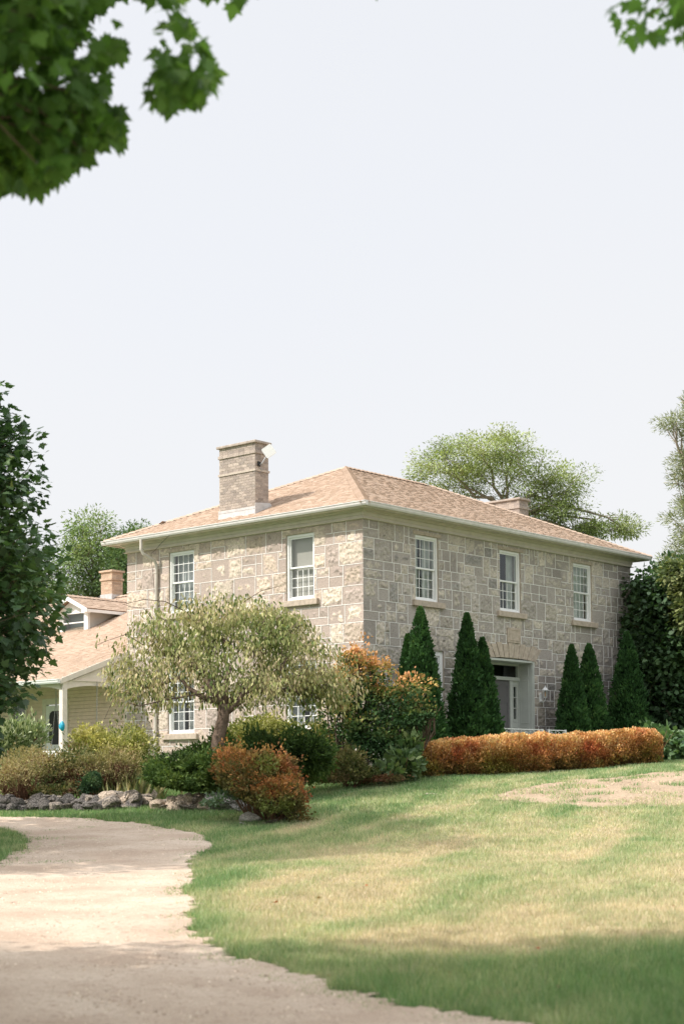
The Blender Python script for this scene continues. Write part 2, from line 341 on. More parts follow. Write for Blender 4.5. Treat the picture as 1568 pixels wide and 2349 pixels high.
def shrub(name, label, cat, base, blobs, n, T, lsize, cols, wts, group=None, lm=None, stems=10, stem_r=.008, stemm=TWIG, bias=.3, up=.5, lump=.15, colfn=None, jit=.2, cscale=2.0, rnd=.5, fold=.15, keep=None, gap=.36):
    base = np.array(base, float); root = empty(name, tuple(base)); tag(root, label, cat, group)
    P, idx, d = blob_points(blobs, n, bias)
    P = P+d*((fbm(P, 3.0, 5, 2)-.5)*2*lump)[:, None]
    sh_ = (fbm(P, 7.0, 15, 2) > .62); P = P+(d+np.array([0, 0, .5]))*(sh_*RNG.random(len(P))**1.5*.16)[:, None]
    k = (fbm(P, 4.0, 25, 2) > gap) | (RNG.random(len(P)) < .25); P, d, idx = P[k], d[k], idx[k]
    if keep is not None:
        k = keep(P); P = P[k]; d = d[k]; idx = idx[k]
    g = gz(P[:, 0], P[:, 1]); P[:, 2] = np.maximum(P[:, 2], g+.02+RNG.random(len(P))*.05); n = len(P)
    col = palette(n, cols, wts, jit, P, cscale, 3) if colfn is None else colfn(P, d)
    A_ = d+np.array([0, 0, up])+RNG.normal(size=(n, 3))*rnd; N_ = RNG.normal(size=(n, 3))+d*.8+np.array([0, 0, .5])
    leaves('foliage', P-base, A_, N_, lsize*(.6+.8*RNG.random(n)), T, col, lm or LEAFM, root, fold=fold)
    if stems:
        sb = MB(); B = np.array(blobs)
        for k in range(stems):
            b = B[k % len(B)]; q = b[:3]+RNG.normal(size=3)*np.array([b[3], b[3], b[5]])*.45
            s0 = np.array([base[0]+RNG.normal()*.08+(b[0]-base[0])*.55, base[1]+RNG.normal()*.08+(b[1]-base[1])*.55, 0]); s0[2] = gz(s0[0], s0[1])-.05
            q[2] = max(q[2], s0[2]+.25); sb.tube(curve(s0, q, .05, 4, .05)-base, [stem_r*1.5, stem_r*1.2, stem_r, stem_r*.6], 4, cap=False)
        sb.build('stem', stemm, root)
    return root
def on(px, py, ax, val):
    v = ray(px, py); return CAM+v*((val-CAM[ax])/v[ax])

# ================================================================ GROUND
def inpoly(P, poly):
    x, y = P[:, 0], P[:, 1]; c = np.zeros(len(P), bool); n = len(poly)
    for i in range(n):
        x1, y1 = poly[i][:2]; x2, y2 = poly[(i+1) % n][:2]
        k = ((y1 > y) != (y2 > y)) & (x < (x2-x1)*(y-y1)/(y2-y1+1e-12)+x1); c ^= k
    return c
drive_px = [(1700, 2420), (1330, 2372), (1120, 2345), (960, 2315), (800, 2277), (700, 2248), (590, 2208), (490, 2177), (446, 2120), (436, 2050), (447, 1985), (474, 1938),
            (430, 1912), (330, 1893), (200, 1880), (60, 1876), (-200, 1874), (-500, 1872)]
DRIVE = [tuple(ground(*p)[:2]) for p in drive_px]+[tuple(gat(-1500, 30)[:2]), tuple(gat(-2500, 9)[:2]), tuple(CAM[:2]-8*_d[:2]-8*_r0[:2]), tuple(CAM[:2]-8*_d[:2]+8*_r0[:2]), tuple(CAM[:2]+5*_d[:2]+7*_r0[:2])]
ISLE = [tuple(ground(*p)[:2]) for p in [(-600, 1897), (-200, 1900), (20, 1905), (52, 1928), (48, 1955), (20, 1975), (-60, 2000), (-300, 2080), (-700, 2200)]]
SOIL = [tuple(ground(*p)[:2]) for p in [(1170, 1822), (1250, 1800), (1330, 1788), (1450, 1781), (1568, 1772), (1760, 1764), (1900, 1800), (1800, 1850), (1568, 1850), (1440, 1846), (1350, 1858), (1230, 1845), (1120, 1840)]]
def warp(P, a=.25):
    Q = np.c_[P, np.zeros(len(P))]
    return P+np.c_[fbm(Q, 1.4, 11, 4)-.5, fbm(Q, 1.4, 23, 4)-.5]*2*a+np.c_[vnoise(Q, 9, 31)-.5, vnoise(Q, 9, 37)-.5]*.22
def is_drive(P): q = warp(P); return inpoly(q, DRIVE) & ~inpoly(q, ISLE)
def is_soil(P): return inpoly(warp(P, .8), SOIL)
def green(P):
    """0 straw .. 1 lush: the lawn is drier in its sunny middle, darker green up front to deepen the tree shade"""
    Q = np.c_[P, np.zeros(len(P))]; v = P-CAM[:2]; f = _d[:2]/np.linalg.norm(_d[:2]); D = v@f; s = v@_r0[:2]
    # stripes that run across the lawn
    st = fbm(np.c_[P@np.array([.35, -.94])*1.5, P@np.array([.94, .35])*.25, np.zeros(len(P))], 1.0, 41, 3)
    g = .21+1.6*(st-.5)+.8*(fbm(Q, 1.8, 7, 3)-.5)
    g += np.clip((D-25)/5, 0, 1)*.6+np.clip((13.3-D)/1.5, 0, 1)*.8+np.clip((-s-.6*1)/1.2-.1, 0, .55)  # the near term paints the foreground tree shade into the grass colour
    return np.clip(g, 0, 1)
def lawn_mat():
    m = bpy.data.materials.new('lawn_ground'); m.use_nodes = True; t = m.node_tree; n = t.nodes; L = t.links; b = n['Principled BSDF']
    b.inputs['Roughness'].default_value = .95; b.inputs['Specular IOR Level'].default_value = .1
    a = n.new('ShaderNodeAttribute'); a.attribute_name = 'Col'; tc = n.new('ShaderNodeTexCoord'); no = n.new('ShaderNodeTexNoise'); no.inputs['Scale'].default_value = 12; no.inputs['Detail'].default_value = 8
    L.new(tc.outputs['Object'], no.inputs['Vector']); mr = n.new('ShaderNodeMapRange'); mr.inputs[1].default_value = .3; mr.inputs[2].default_value = .7; mr.inputs[3].default_value = .7; mr.inputs[4].default_value = 1.25
    L.new(no.outputs['Fac'], mr.inputs[0]); vm = n.new('ShaderNodeVectorMath'); vm.operation = 'SCALE'; L.new(a.outputs['Color'], vm.inputs[0]); L.new(mr.outputs[0], vm.inputs['Scale']); L.new(vm.outputs[0], b.inputs['Base Color'])
    bp = n.new('ShaderNodeBump'); bp.inputs['Strength'].default_value = .7; bp.inputs['Distance'].default_value = .03; L.new(no.outputs['Fac'], bp.inputs['Height']); L.new(bp.outputs[0], b.inputs['Normal'])
    return m
def grassmix(g):
    g = g[:, None]; straw = np.array([.63, .53, .40]); mid = np.array([.45, .475, .285]); lush_shade = np.array([.185, .30, .13])
    return np.where(g < .5, straw+(mid-straw)*g*2, mid+(lush_shade-mid)*(g-.5)*2)
def grid_axis(c, half, n, k=3.2):
    t = np.linspace(-1, 1, n); return c+half*np.sinh(k*2*t)/np.sinh(k*2)
gx = grid_axis(-14, 420, 261); gy = grid_axis(-10, 420, 261)
GX, GY = np.meshgrid(gx, gy, indexing='ij'); GZ = gz(GX, GY); V = np.c_[GX.ravel(), GY.ravel(), GZ.ravel()]
i = np.arange(260)[:, None]*261+np.arange(260)[None]; Fc = np.stack([i, i+261, i+262, i+1], -1).reshape(-1, 4)
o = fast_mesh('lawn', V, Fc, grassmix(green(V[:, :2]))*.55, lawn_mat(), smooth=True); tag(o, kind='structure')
def patch_sheet(name, test, x0, x1, y0, y1, step, lift, m, colf=None):
    nx, ny = int((x1-x0)/step), int((y1-y0)/step); X, Y = np.meshgrid(x0+step*np.arange(nx+1), y0+step*np.arange(ny+1), indexing='ij')
    P = np.c_[X.ravel(), Y.ravel()]; ii = (np.arange(nx)[:, None]*(ny+1)+np.arange(ny)[None]).ravel(); cen = P[ii]+step/2
    ii = ii[test(cen)]; F4 = np.stack([ii, ii+ny+1, ii+ny+2, ii+1], 1); us, inv = np.unique(F4, return_inverse=True)
    Q = P[us]; jit = (RNG.random(Q.shape)-.5)*step*.5; Q = Q+jit
    q3 = np.c_[Q, np.zeros(len(Q))]
    Z = gz(Q[:, 0], Q[:, 1])+lift+(fbm(q3, 2.2, 13, 3)-.5)*lift*1.2
    o = fast_mesh(name, np.c_[Q, Z], inv.reshape(F4.shape), None, m, smooth=True); tag(o, kind='structure'); return o
def ground_mat(name, c1, c2, c3, sc1=1.2, sc2=90):
    m = bpy.data.materials.new(name); m.use_nodes = True; t = m.node_tree; n = t.nodes; L = t.links; b = n['Principled BSDF']; b.inputs['Roughness'].default_value = .95; b.inputs['Specular IOR Level'].default_value = .1
    tc = n.new('ShaderNodeTexCoord'); n1 = n.new('ShaderNodeTexNoise'); n1.inputs['Scale'].default_value = sc1; n1.inputs['Detail'].default_value = 6
    n2 = n.new('ShaderNodeTexNoise'); n2.inputs['Scale'].default_value = sc2; n2.inputs['Detail'].default_value = 3; n3 = n.new('ShaderNodeTexNoise'); n3.inputs['Scale'].default_value = 14; n3.inputs['Detail'].default_value = 5
    for q in (n1, n2, n3): L.new(tc.outputs['Object'], q.inputs['Vector'])
    r1 = n.new('ShaderNodeValToRGB'); r1.color_ramp.elements[0].position = .36; r1.color_ramp.elements[1].position = .64; r1.color_ramp.elements[0].color = (*c1, 1); r1.color_ramp.elements[1].color = (*c2, 1); L.new(n1.outputs['Fac'], r1.inputs[0])
    r2 = n.new('ShaderNodeMapRange'); r2.inputs[1].default_value = .55; r2.inputs[2].default_value = .72; L.new(n3.outputs['Fac'], r2.inputs[0])
    mx = n.new('ShaderNodeMix'); mx.data_type = 'RGBA'; L.new(r2.outputs[0], mx.inputs[0]); L.new(r1.outputs[0], mx.inputs[6]); mx.inputs[7].default_value = (*c3, 1)
    mr = n.new('ShaderNodeMapRange'); mr.inputs[1].default_value = .3; mr.inputs[2].default_value = .7; mr.inputs[3].default_value = .72; mr.inputs[4].default_value = 1.25; L.new(n2.outputs['Fac'], mr.inputs[0])
    vm = n.new('ShaderNodeVectorMath'); vm.operation = 'SCALE'; L.new(mx.outputs[2], vm.inputs[0]); L.new(mr.outputs[0], vm.inputs['Scale']); L.new(vm.outputs[0], b.inputs['Base Color'])
    ad = n.new('ShaderNodeMath'); L.new(n2.outputs['Fac'], ad.inputs[0]); L.new(n3.outputs['Fac'], ad.inputs[1])
    bp = n.new('ShaderNodeBump'); bp.inputs['Strength'].default_value = .6; bp.inputs['Distance'].default_value = .02; L.new(ad.outputs[0], bp.inputs['Height']); L.new(bp.outputs[0], b.inputs['Normal']); return m
patch_sheet('driveway', is_drive, -42, -6, -36, 12, .09, .022, ground_mat('gravel', (.45, .345, .26), (.56, .455, .355), (.38, .28, .21)))
patch_sheet('bare_soil', is_soil, -12, 12, -26, -4, .09, .02, ground_mat('soil', (.40, .31, .215), (.33, .255, .175), (.24, .18, .125)))

# grass blades
def grass():
    N = 1250000; D = 7.0+38*RNG.random(N)**1.35; s = RNG.random(N)*2-1; s = np.where(RNG.random(N) < .72, s*(.245*D+.3), s*(.50*D+1))
    f = _d[:2]/np.linalg.norm(_d[:2]); P = CAM[:2]+D[:, None]*f+s[:, None]*_r0[:2]
    k = RNG.random(N) < np.clip(D/14, .45, 1)
    P, D = P[k], D[k]
    dr = is_drive(P); so_ = is_soil(P); Q = np.c_[P, np.zeros(len(P))]
    e4 = dr & ~(is_drive(P+np.array([.3, 0])) & is_drive(P-np.array([.3, 0])) & is_drive(P+np.array([0, .3])) & is_drive(P-np.array([0, .3])))
    patchy = fbm(Q, .9, 61, 3) > .68
    k = (~dr & ~so_) | (so_ & (fbm(Q, 2.2, 91, 3) > .53) & (RNG.random(len(P)) < .35)) | (dr & patchy & (RNG.random(len(P)) < .25) & (D > 21))
    k |= e4 & (RNG.random(len(P)) < .30)
    k &= ~((P[:, 0] > -1) & (P[:, 1] > -1.5))
    P, D = P[k], D[k]; n = len(P); Z = gz(P[:, 0], P[:, 1]); Q = np.c_[P, np.zeros(n)]; g = green(P)
    h = (.028+.035*RNG.random(n))*np.where(is_drive(P), .45, 1)*(.8+.9*fbm(Q, 1.5, 71, 2))*(.75+.6*g); wd = np.maximum(.0035, D*.00034)*(.8+.5*RNG.random(n))
    a = RNG.random(n)*6.283; t = np.c_[np.cos(a), np.sin(a)]*wd[:, None]; b = RNG.normal(size=(n, 2))*.35*h[:, None]
    V = np.empty((n, 3, 3)); V[:, 0, :2] = P-t; V[:, 1, :2] = P+t; V[:, 2, :2] = P+b; V[:, 0, 2] = V[:, 1, 2] = Z-.004; V[:, 2, 2] = Z+h
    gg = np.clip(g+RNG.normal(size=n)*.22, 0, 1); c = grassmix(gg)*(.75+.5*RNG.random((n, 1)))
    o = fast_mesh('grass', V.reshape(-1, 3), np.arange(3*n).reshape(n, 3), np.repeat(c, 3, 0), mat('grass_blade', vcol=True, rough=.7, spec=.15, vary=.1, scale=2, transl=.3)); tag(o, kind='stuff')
    print('grass', n)
grass()
# loose pebbles and clods give the driveway and soil a real surface
def pebbles(name, test, n, smin, smax, cols):
    D = 8+26*RNG.random(n)**1.2; s = (RNG.random(n)*2-1)*(.25*D+.3); f = _d[:2]/np.linalg.norm(_d[:2]); P = CAM[:2]+D[:, None]*f+s[:, None]*_r0[:2]
    P = P[test(P)]; n = len(P); Z = gz(P[:, 0], P[:, 1])+.018; sz = smin+(smax-smin)*RNG.random(n)**3
    O = np.array([(1, 0, 0), (-.5, .87, 0), (-.5, -.87, 0), (0.1, 0, .8)]); V = np.c_[P, Z][:, None]+O[None]*sz[:, None, None]*(.7+.6*RNG.random((n, 4, 1)))
    Fq = np.array([(0, 1, 3), (1, 2, 3), (2, 0, 3)]); Fc = (np.arange(n)[:, None, None]*4+Fq[None]).reshape(-1, 3); c = palette(n, cols, [1]*len(cols), .2)
    o = fast_mesh(name, V.reshape(-1, 3), Fc, np.repeat(c, 4, 0), LEAFM if 0 else mat('pebble', vcol=True, rough=.95, spec=.1, vary=.1)); tag(o, kind='stuff')
pebbles('gravel', is_drive, 45000, .004, .018, [(.52, .43, .34), (.40, .31, .24), (.60, .52, .43), (.32, .25, .20)])
pebbles('soil_clods', is_soil, 60000, .008, .035, [(.40, .31, .215), (.33, .25, .175), (.25, .185, .13)])

# ================================================================ STONE HOUSE
LX, LY, ZT, ZB = 13.41, 9.34, 6.33, -.6
UPF = [(2.19, 3.21), (6.11, 7.17), (10.01, 11.06)]; UPS = [(1.73, 2.77), (6.42, 7.49)]
house = empty('stone_house', (0, 0, -.3)); tag(house, 'two storey stone house with tan hip roof and white mortar lines', 'house')
HO = np.array([0, 0, -.3])
def hp(o): o.location = Vector(o.location)-Vector(HO); return o
def minus(rects, op):
    out = []
    for (a, b, c, d) in rects:
        e, f, g, h = op
        if e >= b or f <= a or g >= d or h <= c: out.append((a, b, c, d)); continue
        if a < e: out.append((a, e, c, d))
        if f < b: out.append((f, b, c, d))
        a2, b2 = max(a, e), min(b, f)
        if c < g: out.append((a2, b2, c, g))
        if h < d: out.append((a2, b2, h, d))
    return out
def ashlar(u0, u1, z0, z1, hr, wr, psplit, rnd):
    blocks = []; z = z0
    while z < z1-.05:
        h = rnd.uniform(*hr); h = z1-z if z1-(z+h) < .22 else h; u = u0
        while u < u1-.01:
            wd = rnd.uniform(*wr); wd = u1-u if u1-(u+wd) < .25 else wd; q = rnd.random()
            if q < psplit:
                c = rnd.uniform(.35, .65)*h
                for (za, zb) in ((z, z+c), (z+c, z+h)):
                    if wd > .5 and rnd.random() < .65:
                        m = u+wd*rnd.uniform(.3, .7); blocks += [(u, m, za, zb), (m, u+wd, za, zb)]
                    else: blocks.append((u, u+wd, za, zb))
            elif q < psplit+.12 and h > .42:
                m = u+wd*rnd.uniform(.3, .7); c = rnd.uniform(.3, .7)*h; blocks += [(u, m, z, z+h), (m, u+wd, z, z+c), (m, u+wd, z+c, z+h)]
            else: blocks.append((u, u+wd, z, z+h))
            u += wd
        z += h
    return blocks
def stone_wall(side, u0, u1, openings, hr, wr, psplit, mort, stones, wts, dark, seed, fixed=()):
    rnd = random.Random(seed); W = (lambda u, h, z: np.c_[-h, u, z]) if side else (lambda u, h, z: np.c_[u, -h, z])
    blocks = ashlar(u0, u1, ZB, ZT, hr, wr, psplit, rnd); Vs, Fs, Cs = [], [], []; nb = 0; jb = MB()
    ops = list(openings)+list(fixed)
    def w3(u, h, z): return (-h, u, z) if side else (u, -h, z)
    for b in blocks+list(fixed):
        if b in fixed: pcs = [b]
        else:
            pcs = [b]
            for op in ops: pcs = minus(pcs, op)
        st = np.array(rnd.choices(stones, wts)[0])*rnd.uniform(.85, 1.15); mt = np.array(mort)*rnd.uniform(.9, 1.08); amt = rnd.choice([-.16, -.05, -.02, 0, .03, .06, .08]); sd_ = rnd.randint(0, 40)
        for (a, c, z0, z1) in pcs:
            if c-a < .02 or z1-z0 < .02: continue
            nu = max(2, int(round((c-a)/.030))); nz = max(2, int(round((z1-z0)/.030))); U, Z = np.meshgrid(np.linspace(a, c, nu+1), np.linspace(z0, z1, nz+1), indexing='ij'); U = U.ravel(); Z = Z.ravel()
            Q = np.c_[U, Z, np.full(len(U), side*50.)]
            bu = np.minimum(U-b[0], b[1]-U); bz = np.minimum(Z-b[2], b[3]-Z); de = np.minimum(bu, bz); ep = np.minimum(np.minimum(U-a, c-U), np.minimum(Z-z0, z1-Z))
            n1 = fbm(Q, 6.5, 3+sd_, 4); m_ = np.clip((de+(n1-.5)*.42-.07+amt)/.022, 0, 1)*(de > .012)
            n2 = fbm(Q, 13, 5, 3); n3 = fbm(Q, 26, 9, 2)
            h = m_*(.014+(n2-.5)*.085+(n3-.5)*.055)*(ep > .006)+(1-m_)*(ep > .006)*.003; h = np.where(ep > .006, np.maximum(h, -.014), 0)
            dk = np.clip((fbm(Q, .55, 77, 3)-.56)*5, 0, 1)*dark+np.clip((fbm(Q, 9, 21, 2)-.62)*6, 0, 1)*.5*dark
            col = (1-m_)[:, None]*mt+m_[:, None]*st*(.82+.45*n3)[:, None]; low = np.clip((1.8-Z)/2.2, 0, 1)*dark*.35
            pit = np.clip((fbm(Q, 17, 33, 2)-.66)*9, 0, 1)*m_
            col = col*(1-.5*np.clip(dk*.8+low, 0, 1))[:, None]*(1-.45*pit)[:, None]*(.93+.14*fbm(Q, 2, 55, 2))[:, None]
            Vs.append(W(U, h, Z)); Cs.append(col); ii = (np.arange(nu)[:, None]*(nz+1)+np.arange(nz)[None]).ravel()+nb; Fs.append(np.stack([ii, ii+nz+1, ii+nz+2, ii+1], 1)); nb += len(U)
        # raised white ribbon pointing on the left and lower edges
        jw = .0075
        for (p, q, r_, s_, vert) in ((b[0], b[1], b[2], b[2], 0), (b[0], b[0], b[2], b[3], 1)):
            if b in fixed or (vert and p <= u0+.01) or rnd.random() < .04: continue
            rc = [(p, q, r_-jw, r_+jw)] if not vert else [(p-jw, p+jw, r_, s_)]
            for op in ops: rc = minus(rc, op)
            for (a, c, z0, z1) in rc:
                if max(c-a, z1-z0) < .03: continue
                e = .011+.002*vert; jb.box(w3(a, -.004, z0), w3(c, e, z1))
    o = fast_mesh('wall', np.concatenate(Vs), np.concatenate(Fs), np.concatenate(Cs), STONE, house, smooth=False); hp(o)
    for op in openings:                                            # reveals
        pass
    j = jb.build('pointing', mat('white_mortar', (.82, .80, .76), .9, .1, .08, 10), o); return o
ENT = (5.42, 7.79, .1, 3.0)
fop = [(a, b, 4.37, 6.17) for a, b in UPF]+[(2.28, 3.42, .86, 3.02), (9.98, 11.12, .86, 3.02), ENT]
sop = [(a, b, 4.37, 6.17) for a, b in UPS]+[(6.41, 7.53, .85, 2.70), (1.66, 2.80, .85, 2.70)]
ffix = [(2.12, 3.62, 3.02, 3.44), (9.82, 11.28, 3.02, 3.44)]
stone_wall(0, 0, LX, fop, (.42, .66), (.38, .95), .62, (.385, .345, .31), [(.52, .465, .39), (.47, .42, .355), (.42, .38, .335), (.33, .31, .285)], [4, 4, 2, 1.2], .95, 5, fixed=ffix)
stone_wall(1, 0, LY, sop, (.44, .60), (.45, 1.05), .38, (.455, .375, .325), [(.60, .515, .42), (.55, .455, .365), (.48, .395, .325), (.40, .335, .29)], [5, 3, 2, 1], .28, 11)
b = MB(); b.box((LX-.3, .02, ZB), (LX, LY, ZT)); b.box((.02, LY-.3, ZB), (LX-.3, LY, ZT)); b.box((.5, .5, 3.2), (LX-.5, LY-.5, 3.4)); hp(b.build('wall', mat('rear_stone', (.33, .28, .23), .9, .1, .3, 2.5, .5, 10), house))

def wfun(side): return (lambda u, h, z: (-h, u, z)) if side else (lambda u, h, z: (u, -h, z))
def window(side, u0, u1, z0, z1, gu=(4, 3), gl=(4, 3), inner='curtain', parent=None, off=HO, wall_h=0.0, sill=True, cas=.07, depth=.12, head=True):
    w3 = wfun(side); P = parent or house; e = wall_h
    fr = MB(); fd = -.04+e
    zc = (z0+z1)/2
    for (a, c, p, q) in ((u0, u0+cas, z0, z1), (u1-cas, u1, z0, z1), (u0+cas, u1-cas, z1-cas, z1), (u0+cas, u1-cas, z0, z0+.06)): fr.box(w3(a, fd, p), w3(c, fd-.16, q))
    fr.box(w3(u0+cas, fd+.025, z0), w3(u1-cas, fd, z0+.03))
    o = fr.build('window', WHITE, P, bevel=.006); o.location = -Vector(off)
    rv = MB()
    for (a, c, p, q) in ((u0-.012, u0, z0, z1), (u1, u1+.012, z0, z1), (u0, u1, z1, z1+.012), (u0, u1, z0-.012, z0)): rv.box(w3(a, e-.001, p), w3(c, e-.5, q))
    rv.build('reveal', SILL, o)
    a0, a1, b0, b1 = u0+cas, u1-cas, z0+.06, z1-cas; zc = (b0+b1)/2
    for k, (za, zb, g) in enumerate(((b0, zc+.02, gl), (zc-.02, b1, gu))):
        d = fd-.045-(0.045 if k == 0 else 0); d = fd-.075 if k == 0 else fd-.035; sb = MB(); sw = .045
        for (a, c, p, q) in ((a0, a0+sw, za, zb), (a1-sw, a1, za, zb), (a0+sw, a1-sw, zb-sw, zb), (a0+sw, a1-sw, za, za+sw)): sb.box(w3(a, d, p), w3(c, d-.035, q))
        s_ = sb.build('sash', WHITE, o)
        gb = MB(); gb.add([w3(a0+sw, d-.018, za+sw), w3(a1-sw, d-.018, za+sw), w3(a1-sw, d-.018, zb-sw), w3(a0+sw, d-.018, zb-sw)], [(0, 1, 2, 3)]); gb.build('pane', GLASS, o)
        if g:
            mb = MB(); nx, nz = g
            for i in range(1, nx): u = a0+sw+(a1-a0-2*sw)*i/nx; mb.box(w3(u-.009, d-.006, za+sw), w3(u+.009, d-.017, zb-sw))
            for i in range(1, nz): z = za+sw+(zb-za-2*sw)*i/nz; mb.box(w3(a0+sw, d-.008, z-.009), w3(a1-sw, d-.0165, z+.009))
            mb.build('muntin', WHITE, o)
    # what stands behind the glass
    rb = MB(); D = .9
    rb.add([w3(u0-.4, e-.5, z0-.4), w3(u1+.4, e-.5, z0-.4), w3(u1+.4, e-.5-D, z0-.4), w3(u0-.4, e-.5-D, z0-.4), w3(u0-.4, e-.5, z1+.3), w3(u1+.4, e-.5, z1+.3), w3(u1+.4, e-.5-D, z1+.3), w3(u0-.4, e-.5-D, z1+.3)],
           [(0, 1, 2, 3), (4, 5, 6, 7), (2, 3, 7, 6), (1, 2, 6, 5), (0, 3, 7, 4)]); rb.build('room', DARK, o)
    if inner in ('curtain', 'thin_curtain', 'drape', 'grey'):
        for (ca, cb) in {'curtain': ((a0-.05, a0+(a1-a0)*.40), (a1-(a1-a0)*.36, a1+.05)), 'thin_curtain': ((a0-.02, a1+.02),), 'grey': ((a0-.02, a1+.02),), 'drape': ((a1-(a1-a0)*.30, a1+.1),)}[inner]:
            n = 40; vs = []
            for i in range(n+1):
                u = ca+(cb-ca)*i/n; h = e-.30+.028*math.sin(i*1.35)+.012*math.sin(i*3.1); vs += [w3(u, h, z0-.05), w3(u, h+.01, z1)]
            mb = MB(); mb.add(vs, [(2*i, 2*i+2, 2*i+3, 2*i+1) for i in range(n)]); mb.build('curtain', CURT2 if side else CURT, o, smooth=True)
    if inner in ('shade', 'half_shade'):
        zz = z0 if inner == 'shade' else zc; mb = MB(); mb.box(w3(a0-.02, e-.22, zz), w3(a1+.02, e-.225, z1)); mb.build('shade', BLIND, o)
    if sill:
        sb = MB(); sb.box(w3(u0-.17, e+.10, z0-.175), w3(u1+.20, e-.04, z0-.012)); q = sb.build('sill', SILL, o, bevel=.012)
    if head:
        hb = MB(); hb.box(w3(u0-.10, e+.02, z1+.004), w3(u1+.12, e-.02, z1+.10)); hb.build('lintel', SILL, o, bevel=.008)
    return o
window(0, 2.19, 3.21, 4.37, 6.17, inner='curtain'); window(0, 6.11, 7.17, 4.37, 6.17, gu=None, inner='drape'); window(0, 10.01, 11.06, 4.37, 6.17, inner='thin_curtain')
window(0, 2.28, 3.42, .86, 3.02, cas=.13, head=False); window(0, 9.98, 11.12, .86, 3.02, cas=.13, head=False)
window(1, 1.73, 2.77, 4.37, 6.17, gu=None, inner='shade'); window(1, 6.42, 7.49, 4.37, 6.17, inner='grey')
window(1, 6.41, 7.53, .85, 2.70, inner='curtain'); window(1, 1.66, 2.80, .85, 2.70, inner='curtain')

# entry: deep recess, arch of voussoirs, door, transom, sidelights
eb = MB(); x0, x1, z0, z1 = ENT; dy = .6
eb.box((x0, .01, z0), (x0+.09, dy, z1-.02)); eb.box((x1-.09, .01, z0), (x1, dy, z1-.02)); eb.box((x0+.09, .01, z1-.10), (x1-.09, dy, z1-.02))
eb.box((x1-.075, -.02, z0), (x1, .01, z1-.03)); eb.box((x0, -.02, z0), (x0+.075, .01, z1-.03)); eb.box((x0+.075, -.02, z1-.09), (x1-.075, .01, z1-.03))
for xx, sg in ((x1-.09, -1), (x0+.09, 1)):                          # panels of the reveals
    for (pa, pb) in ((.3, 1.02), (1.12, 2.42), (2.52, 2.86)):
        for (ya, yb, za, zb) in ((.13, .16, pa, pb), (.42, .45, pa, pb), (.16, .42, pa, pa+.03), (.16, .42, pb-.03, pb)): eb.box((xx, ya, za), (xx+sg*.014, yb, zb))
ent = hp(eb.build('entry_surround', TRIMD, house, bevel=.004))
eb = MB()
for xa, xb in ((5.51, 5.60), (5.98, 6.06), (7.22, 7.34), (7.66, 7.70)): eb.box((xa, .46, z0), (xb, .56, 2.40))
eb.box((5.51, .44, 2.40), (7.70, .56, 2.50)); eb.box((5.51, .46, 2.84), (7.70, .56, 2.90)); eb.box((7.64, .46, 2.5), (7.70, .56, 2.84)); eb.box((5.51, .46, 2.5), (5.6, .56, 2.84))
for a, c in ((5.60, 5.98), (7.34, 7.66)):
    m0 = (a+c)/2; eb.box((a, .49, .1), (m0-.075, .54, 2.40)); eb.box((m0+.075, .49, .1), (c, .54, 2.40)); eb.box((m0-.075, .49, .1), (m0+.075, .54, 1.26)); eb.box((m0-.075, .49, 2.22), (m0+.075, .54, 2.40))
    for z in (1.58, 1.90): eb.box((m0-.075, .485, z-.012), (m0+.075, .53, z+.012))
    for (p, q, r_, s_) in ((m0-.11, m0-.085, 1.2, 2.26), (m0+.085, m0+.11, 1.2, 2.26), (m0-.11, m0+.11, 1.17, 1.20), (m0-.11, m0+.11, 2.26, 2.29), (m0-.11, m0+.11, .45, .47), (m0-.11, m0+.11, 1.0, 1.02)): eb.box((p, .475, r_), (q, .49, s_))
hp(eb.build('door_frame', TRIMD, house, bevel=.004))
g = MB(); g.add([(5.6, .52, 2.5), (7.64, .52, 2.5), (7.64, .52, 2.84), (5.6, .52, 2.84)], [(0, 1, 2, 3)]); hp(g.build('transom_pane', GLASS, house))
for m0 in (5.79, 7.5):
    g = MB(); g.add([(m0-.075, .52, 1.26), (m0+.075, .52, 1.26), (m0+.075, .52, 2.22), (m0-.075, .52, 2.22)], [(0, 1, 2, 3)]); hp(g.build('sidelight_pane', GLASS, house))
g = MB(); g.add([(5.3, 1.2, -.1), (7.9, 1.2, -.1), (7.9, 1.2, 3.1), (5.3, 1.2, 3.1)], [(0, 1, 2, 3)]); g.box((5.42, .6, -.1), (5.44, 1.2, 3.1)); g.box((7.9, .6, -.1), (7.92, 1.2, 3.1)); hp(g.build('hallway', DARK, house))
dm = MB(); dm.box((6.06, .50, .12), (7.22, .55, 2.40))
for (xa, xb) in ((6.16, 6.58), (6.70, 7.12)):
    for (za, zb) in ((.3, .9), (1.02, 1.75), (1.9, 2.25)):
        for (p, q, r_, s_) in ((xa, xb, za, za+.02), (xa, xb, zb-.02, zb), (xa, xa+.02, za+.02, zb-.02), (xb-.02, xb, za+.02, zb-.02)): dm.box((p, .49, r_), (q, .5, s_))
dr_ = hp(dm.build('door', DOOR, house)); k = MB(); k.tube([(6.14, .50, 1.1), (6.14, .44, 1.1)], .012, 6); k.tube([(6.14, .44, 1.1), (6.14, .415, 1.1)], [.03, .02], 8); k.build('handle', METAL, dr_)
ab = MB(); n = 11; cx_ = (x0+x1)/2; Rr = 6.5; cz_ = z1-Rr+.0; half = (x1-x0)/2+.05
